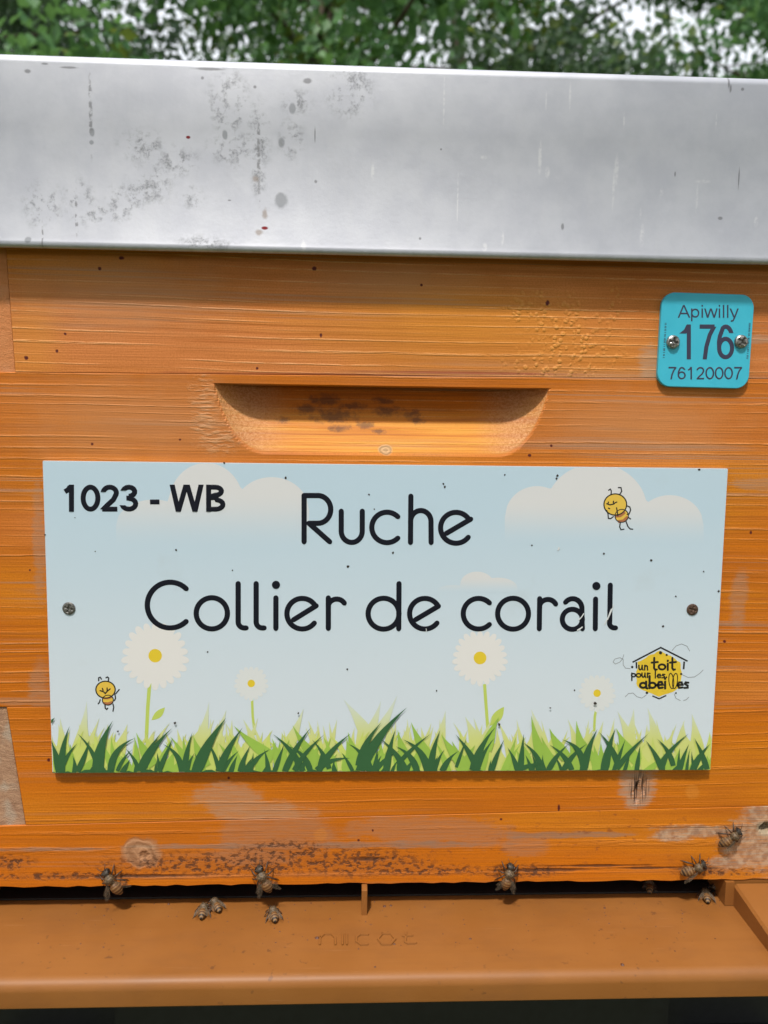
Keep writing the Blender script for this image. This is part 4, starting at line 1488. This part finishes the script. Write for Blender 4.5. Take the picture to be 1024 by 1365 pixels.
def bee_meshes():
    out = {}
    # one continuous body: abdomen, waist, thorax, neck, head
    prof = [(-.0070, .0001, -.0009), (-.0068, .0006, -.0008), (-.0061, .0012, -.0006), (-.0051, .00175, -.0004), (-.0040, .0021, -.0002), (-.0029, .00218, -.0001), (-.0019, .00195, 0), (-.0012, .0014, .0001), (-.0008, .0007, .0002), (-.0004, .0010, .0003), (.0002, .00175, .0005), (.0010, .0021, .0006), (.0019, .00205, .0006), (.0026, .0015, .0003), (.0030, .0007, .0000), (.0033, .0011, -.0003), (.0038, .0017, -.0005), (.0044, .0018, -.0007), (.0050, .0013, -.0011), (.0053, .0006, -.0014), (.0054, .0001, -.0015)]
    v, f = [], []
    n = 16
    for (x, r_, zc) in prof:
        fl = .78 if x > .0031 else .92
        for k in range(n):
            a = 2*PI*k/n
            ridge = 1.0
            v.append((x, r_*math.cos(a)*(1.06 if x > .0031 else 1), zc+r_*fl*math.sin(a)))
    for i in range(len(prof)-1):
        for k in range(n):
            f.append((i*n+k, i*n+(k+1) % n, (i+1)*n+(k+1) % n, (i+1)*n+k))
    f.append(tuple(range(n))[::-1]); f.append(tuple((len(prof)-1)*n+k for k in range(n)))
    out['body'] = (v, f, MB_BODY, True)
    for s in (-1, 1):
        v, f = [], []
        m_ = 8
        for i in range(m_+1):
            t = PI*i/m_
            for k in range(10):
                a = 2*PI*k/10
                v.append((.0043+.00075*math.sin(t)*math.cos(a), s*(.00140+.00045*math.sin(t)*math.sin(a)), -.0006+.0011*math.cos(t)))
        for i in range(m_):
            for k in range(10):
                f.append((i*10+k, i*10+(k+1) % 10, (i+1)*10+(k+1) % 10, (i+1)*10+k))
        out['eye', s] = (v, f, MB_EYE, True)
        m = MB()
        m.tube([(.0051, s*.0004, -.0005), (.0060, s*.0009, .0002), (.0066, s*.0014, -.0001), (.0077, s*.0020, -.0006)], [.00013, .00012, .00011, .00010], 6)
        out['antenna', s] = (m.v, m.f, MB_LEG, True)
        for q, (x, tx, sp) in enumerate(((.0022, .0045, .0036), (.0012, .0008, .0046), (.0003, -.0036, .0044))):
            m = MB()
            kx = (x+tx)/2
            m.tube([(x, s*.0011, -.0007), (x*.6+kx*.4, s*(sp*.62), .0002), (kx*.3+tx*.7, s*(sp*.92), -.0014), (tx, s*sp, -.0022), (tx+(tx-x)*.25, s*(sp+.0004), -.0023)],
                   [.00028, .00030, .00026 if q < 2 else .00042, .00016, .00010], 6)
            out['leg', s*10+q] = (m.v, m.f, MB_LEG, True)
        # wings: fore and hind, a thin curved sheet with thickness
        for q, (L, W, back, lift, spread) in enumerate(((.0088, .0030, .0010, .0016, 14), (.0064, .0024, .0004, .0012, 24))):
            a = rad(180-spread)
            v, f = [], []
            nn = 10
            for i in range(nn+1):
                t = i/nn
                wv = W*(math.sin(PI*min(1, t*.88+.06))**.8)*(.35+.65*t)
                for sd_, e in ((-1, .28), (1, .72)):
                    lx = L*t; ly = sd_*wv*e
                    X_ = lx*math.cos(a)-ly*math.sin(a); Y_ = lx*math.sin(a)+ly*math.cos(a)
                    v.append((back+X_, s*(.0010+Y_), lift+.0006*t-.0008*t*t-abs(ly)*.10))
            for i in range(nn):
                f.append((2*i, 2*i+1, 2*i+3, 2*i+2))
            out['wing', s*10+q] = (v, f, MB_WING, True)
    # thorax fur
    rb = random.Random(2)
    v, f = [], []
    for i in range(420):
        a = rb.uniform(0, 2*PI); x = rb.uniform(-.0004, .0030) if i < 330 else rb.uniform(-.0024, -.0008)
        r0 = .0019*math.sqrt(max(.1, 1-((x-.0013)/.0021)**2)) if i < 330 else .0018
        c_ = Vector((x, r0*math.cos(a), .0005+r0*.92*math.sin(a)))
        d = Vector((rb.uniform(-.5, .3), math.cos(a), math.sin(a))).normalized()*rb.uniform(.0003, .0007)
        t = d.cross(Vector((1, 0, 0))).normalized()*.00005
        k = len(v)
        v += [c_-t, c_+t, c_+d]
        f.append((k, k+1, k+2))
    out['fur'] = (v, f, MB_HAIR, False)
    return out


BM = bee_meshes()
BEE_ME = {}
for key, (v, f, mat, sm) in BM.items():
    nm = key if isinstance(key, str) else key[0]
    me = bpy.data.meshes.new(nm)
    me.from_pydata([tuple(p) for p in v], [], f)
    me.materials.append(mat)
    if sm: me.polygons.foreach_set('use_smooth', [True]*len(me.polygons))
    me.update()
    BEE_ME[key] = (nm, me)


def bee(pos, fwd, up, label, scale=1.0, spread=0.0):
    o = empty('honey_bee')
    fw = Vector(fwd).normalized()
    u = Vector(up)
    u = (u-fw*u.dot(fw)).normalized()
    lft = u.cross(fw)
    Mx = Matrix(((fw.x, lft.x, u.x, 0), (fw.y, lft.y, u.y, 0), (fw.z, lft.z, u.z, 0), (0, 0, 0, 1)))
    o.matrix_world = Matrix.Translation(Vector(pos)+u*.0023*scale) @ Mx @ Matrix.Scale(scale, 4)
    tag(o, label, 'bee', 'honey bees at the hive entrance')
    for key, (nm, me) in BEE_ME.items():
        c = bpy.data.objects.new(nm, me)
        COL.objects.link(c)
        c.parent = o
        if nm == 'wing' and spread:
            s = 1 if key[1] > 0 else -1
            c.rotation_euler = (0, rad(-4), s*rad(-spread))
    return o


def wall_bee(head, tail, label, spread=8, scale=None):
    h, t = at(*head), at(*tail)
    d = h-t
    L = d.length
    sc = scale or L/.0132
    mid = t + d*(.0070/.0124)
    bee((mid.x, 0, mid.z), (d.x, 0, d.z), (0, -1, 0), label, sc, spread)


def deck_bee(head, tail, label, spread=4, scale=.93):
    z = FZ-.0006
    h, t = atz(*head, z+.002), atz(*tail, z+.002)
    d = h-t
    mid = t + d.normalized()*.0070*scale
    zz = FZ-.0002 + (max(min(mid.y, 0), EDGE_Y)/EDGE_Y)*(EDGE_Z-FZ+.0002)
    bee((mid.x, mid.y, zz), (d.x, d.y, 0), (0, 0, 1), label, scale, spread)


wall_bee((140, 1156), (165, 1190), 'honey bee on the lower board edge just under the left grey knot', 26)
wall_bee((344, 1151), (362, 1188), 'honey bee head up on the mouldy board edge above the landing bees', 16)
wall_bee((681, 1148), (671, 1185), 'honey bee head up on the board edge right of the entrance pin', 10)
wall_bee((940, 1147), (904, 1163), 'honey bee facing right low on the board edge near the right rim', 6)
wall_bee((986, 1103), (955, 1126), 'honey bee climbing right on the grey worn patch beside the dark hole', 6)
deck_bee((276, 1196), (268, 1224), 'honey bee of the touching pair on the landing board, the nearer left one', 4)
deck_bee((279, 1192), (293, 1215), 'honey bee of the touching pair on the landing board, the right one', 4)
deck_bee((361, 1201), (367, 1228), 'single honey bee on the landing board with pale wings folded over its back', 2)
deck_bee((866, 1172), (866, 1190), 'honey bee deep in the shaded entrance slot, left of the entrance corner pair', 6)
deck_bee((936, 1176), (944, 1203), 'honey bee coming out of the entrance beside the right rim', 8)
deck_bee((950, 1184), (974, 1190), 'honey bee tucked in the dark right corner of the entrance', 6)


# ------------------------------------------------------------------ trees behind
def leaf_mat(name, a, b, tr):
    g = G(name)
    oi = g.noise(g.p, 2.2, 3)
    n = g.noise(g.p, 14, 2)
    c = g.mix(g.ss(.35, .65, g.add(g.mul(oi, .6), g.mul(n, .4))), a, b)
    g.out(c, .5, 0, spec=.4)
    t = g.nt.nodes.new('ShaderNodeBsdfTranslucent')
    g.put(t.inputs[0], g.mix(.5, c, tr))
    ms = g.nt.nodes.new('ShaderNodeMixShader')
    ms.inputs[0].default_value = .38
    g.nt.links.new(g.bsdf.outputs[0], ms.inputs[1])
    g.nt.links.new(t.outputs[0], ms.inputs[2])
    g.nt.links.new(ms.outputs[0], g.nt.nodes['Material Output'].inputs[0])
    return g.mat


M_LEAF = [leaf_mat('leaf_dark', (.038, .078, .050), (.085, .15, .075), (.15, .25, .08)),
          leaf_mat('leaf_mid', (.055, .145, .058), (.12, .26, .085), (.20, .38, .09)),
          leaf_mat('leaf_fresh', (.09, .15, .03), (.16, .22, .05), (.30, .38, .06))]


def bark_mat():
    g = G('bark')
    n = g.aniso(30, 30, 5, 1, 4, .6)
    return g.out(g.mix(n, (.05, .04, .03), (.13, .10, .075)), .9, 0, g.bump(n, .8, .02), spec=.2)


M_BARK = bark_mat()


def leaf_cloud(rnd, centres, count, size, mat, name, parent, droop=.3):
    """pointed leaves folded along the midrib, spread through clumps"""
    N = count
    cs = np.array([c[:3] for c in centres]); rs_ = np.array([c[3] for c in centres])
    w = rs_**2; w = w/w.sum()
    g = np.random.default_rng(rnd)
    idx = g.choice(len(cs), N, p=w)
    d = g.normal(size=(N, 3)); d /= np.linalg.norm(d, axis=1)[:, None]
    rr = rs_[idx]*(g.random(N)**.42)
    pos = cs[idx]+d*rr[:, None]*np.array([1, 1, .75])
    ax = g.normal(size=(N, 3)) + np.array([0, 0, -droop*2]); ax /= np.linalg.norm(ax, axis=1)[:, None]
    up = g.normal(size=(N, 3)) + np.array([0, -.3, 1.4])
    sd_ = np.cross(ax, up); sd_ /= np.linalg.norm(sd_, axis=1)[:, None]+1e-9
    nn = np.cross(sd_, ax)
    L = size*g.uniform(.65, 1.25, N)[:, None]
    Wd = L*g.uniform(.30, .42, N)[:, None]
    P = [pos, pos+ax*L*.45+sd_*Wd+nn*L*.08, pos+ax*L*1.0, pos+ax*L*.45-sd_*Wd+nn*L*.08, pos+ax*L*.5]
    V = np.stack(P, 1).reshape(-1, 3)
    b = np.arange(N)*5
    F = np.concatenate([np.stack([b, b+1, b+4], 1), np.stack([b+1, b+2, b+4], 1), np.stack([b+2, b+3, b+4], 1), np.stack([b+3, b, b+4], 1)])
    me = bpy.data.meshes.new(name)
    me.vertices.add(len(V)); me.vertices.foreach_set('co', V.ravel())
    me.loops.add(F.size); me.loops.foreach_set('vertex_index', F.ravel().astype(np.int32))
    me.polygons.add(len(F)); me.polygons.foreach_set('loop_start', (np.arange(len(F))*3).astype(np.int32))
    me.update(calc_edges=True)
    me.validate()
    me.materials.append(mat)
    o = bpy.data.objects.new(name, me); COL.objects.link(o)
    o.parent = parent
    o['kind'] = 'stuff'
    return o


def tree(x, y, height, crown, n_leaf, size, mat, seed, label, fresh=0, lo=.22):
    """trunk and limbs in the tree's own space, clumps of leaves at the limb ends"""
    rnd = random.Random(seed)
    root = tag(empty('broadleaf_tree', (x, y, GZ)), label, 'tree', 'trees behind the hive')
    m = MB()
    pts = [(0, 0, -.1)]
    px = py = 0
    for i in range(1, 9):
        px += rnd.uniform(-.09, .09); py += rnd.uniform(-.09, .09)
        pts.append((px, py, height*.85*i/8))
    r0 = .035*height**.9
    m.tube(pts, [r0*(1.25 if i == 0 else 1)*(1-.1*i) for i in range(9)], 10)
    m.build('trunk', M_BARK, root, smooth=True, local=True)
    m = MB()
    cl = []
    for i in range(26):
        t = rnd.uniform(lo, .98)
        k = t*8; i0 = min(7, int(k)); fr = k-i0
        b = Vector(pts[i0])*(1-fr)+Vector(pts[i0+1])*fr
        a = i*2.4+rnd.uniform(-.4, .4)
        reach = crown*(.45+.55*math.sin(PI*min(1, .15+t*.8)))*rnd.uniform(.6, 1.05)
        e = b+Vector((math.cos(a)*reach, math.sin(a)*reach, reach*rnd.uniform(.05, .5)))
        mid_ = b*.5+e*.5+Vector((rnd.uniform(-.15, .15), rnd.uniform(-.15, .15), -.05))
        rr = r0*.32*(1.1-t)
        m.tube([b, mid_, e], [rr+.008, rr*.6+.006, .004], 6)
        cl.append((*e, rnd.uniform(.35, .62)*crown*.5))
        cl.append((*mid_, rnd.uniform(.3, .5)*crown*.5))
        for q in range(3):
            s = rnd.uniform(.4, 1)
            st = mid_*(1-s)+e*s
            e2 = st+Vector((rnd.uniform(-1, 1), rnd.uniform(-1, 1), rnd.uniform(-.5, .7)))*crown*.32
            m.tube([st, (st+e2)*.5+Vector((0, 0, .03)), e2], [.010, .006, .003], 5)
            cl.append((*e2, rnd.uniform(.22, .42)*crown*.5))
    m.build('limbs', M_BARK, root, smooth=True, local=True)
    leaf_cloud(seed, cl, n_leaf, size, M_LEAF[mat], 'crown', root)
    if fresh:
        leaf_cloud(seed+100, rnd.sample(cl, 22), fresh, size, M_LEAF[2], 'fresh_leaves', root)
    return root


TREES = []
TREES.append(tree(-4.0, 8.1, 7.6, 2.9, 20000, .105, 0, 21, 'dark leafy tree behind the left end of the metal roof', 300))
TREES.append(tree(-.4, 6.4, 6.2, 2.3, 17000, .100, 1, 22, 'mid green leafy tree behind the middle of the roof with fresh yellow green leaves', 1500))
TREES.append(tree(1.2, 10.0, 8.6, 2.9, 23000, .115, 0, 23, 'dark tree further back, right of the middle tree', 400))
TREES.append(tree(5.45, 8.4, 7.9, 2.7, 34000, .105, 1, 24, 'bluish green tree behind the right end of the metal roof', 300))
TREES.append(tree(-8.2, 12.5, 10.0, 3.8, 15000, .15, 0, 25, 'farthest dark tree at the left edge of the view', 0))

# added trees out of view that block low sky light from front and sides
def copy_tree(src, loc, rz, sc, label):
    r = src.copy(); COL.objects.link(r)
    r.location = loc; r.rotation_euler = (0, 0, rz); r.scale = (sc, sc, sc)
    tag(r, label, 'tree', 'added unseen trees that shade the hive')
    for ch in src.children:
        c = ch.copy(); COL.objects.link(c); c.parent = r
    return r


for i, (x, y, k, sc, lb_) in enumerate([(-3.7, -6.3, 0, .95, 'added unseen tree blocking low sky light at the front left of the hive'), (.3, -7.4, 2, .85, 'added unseen tree blocking low sky light straight in front of the hive'),
                                        (4.3, -6.6, 3, .92, 'added unseen tree blocking low sky light at the front right of the hive'), (-6.4, -1.0, 3, .85, 'added unseen tree blocking low sky light at the left of the hive'), (6.6, -.5, 0, .9, 'added unseen tree blocking low sky light at the right of the hive')]):
    copy_tree(TREES[k], (x, y, GZ), 1.1*i+.5, sc, lb_)
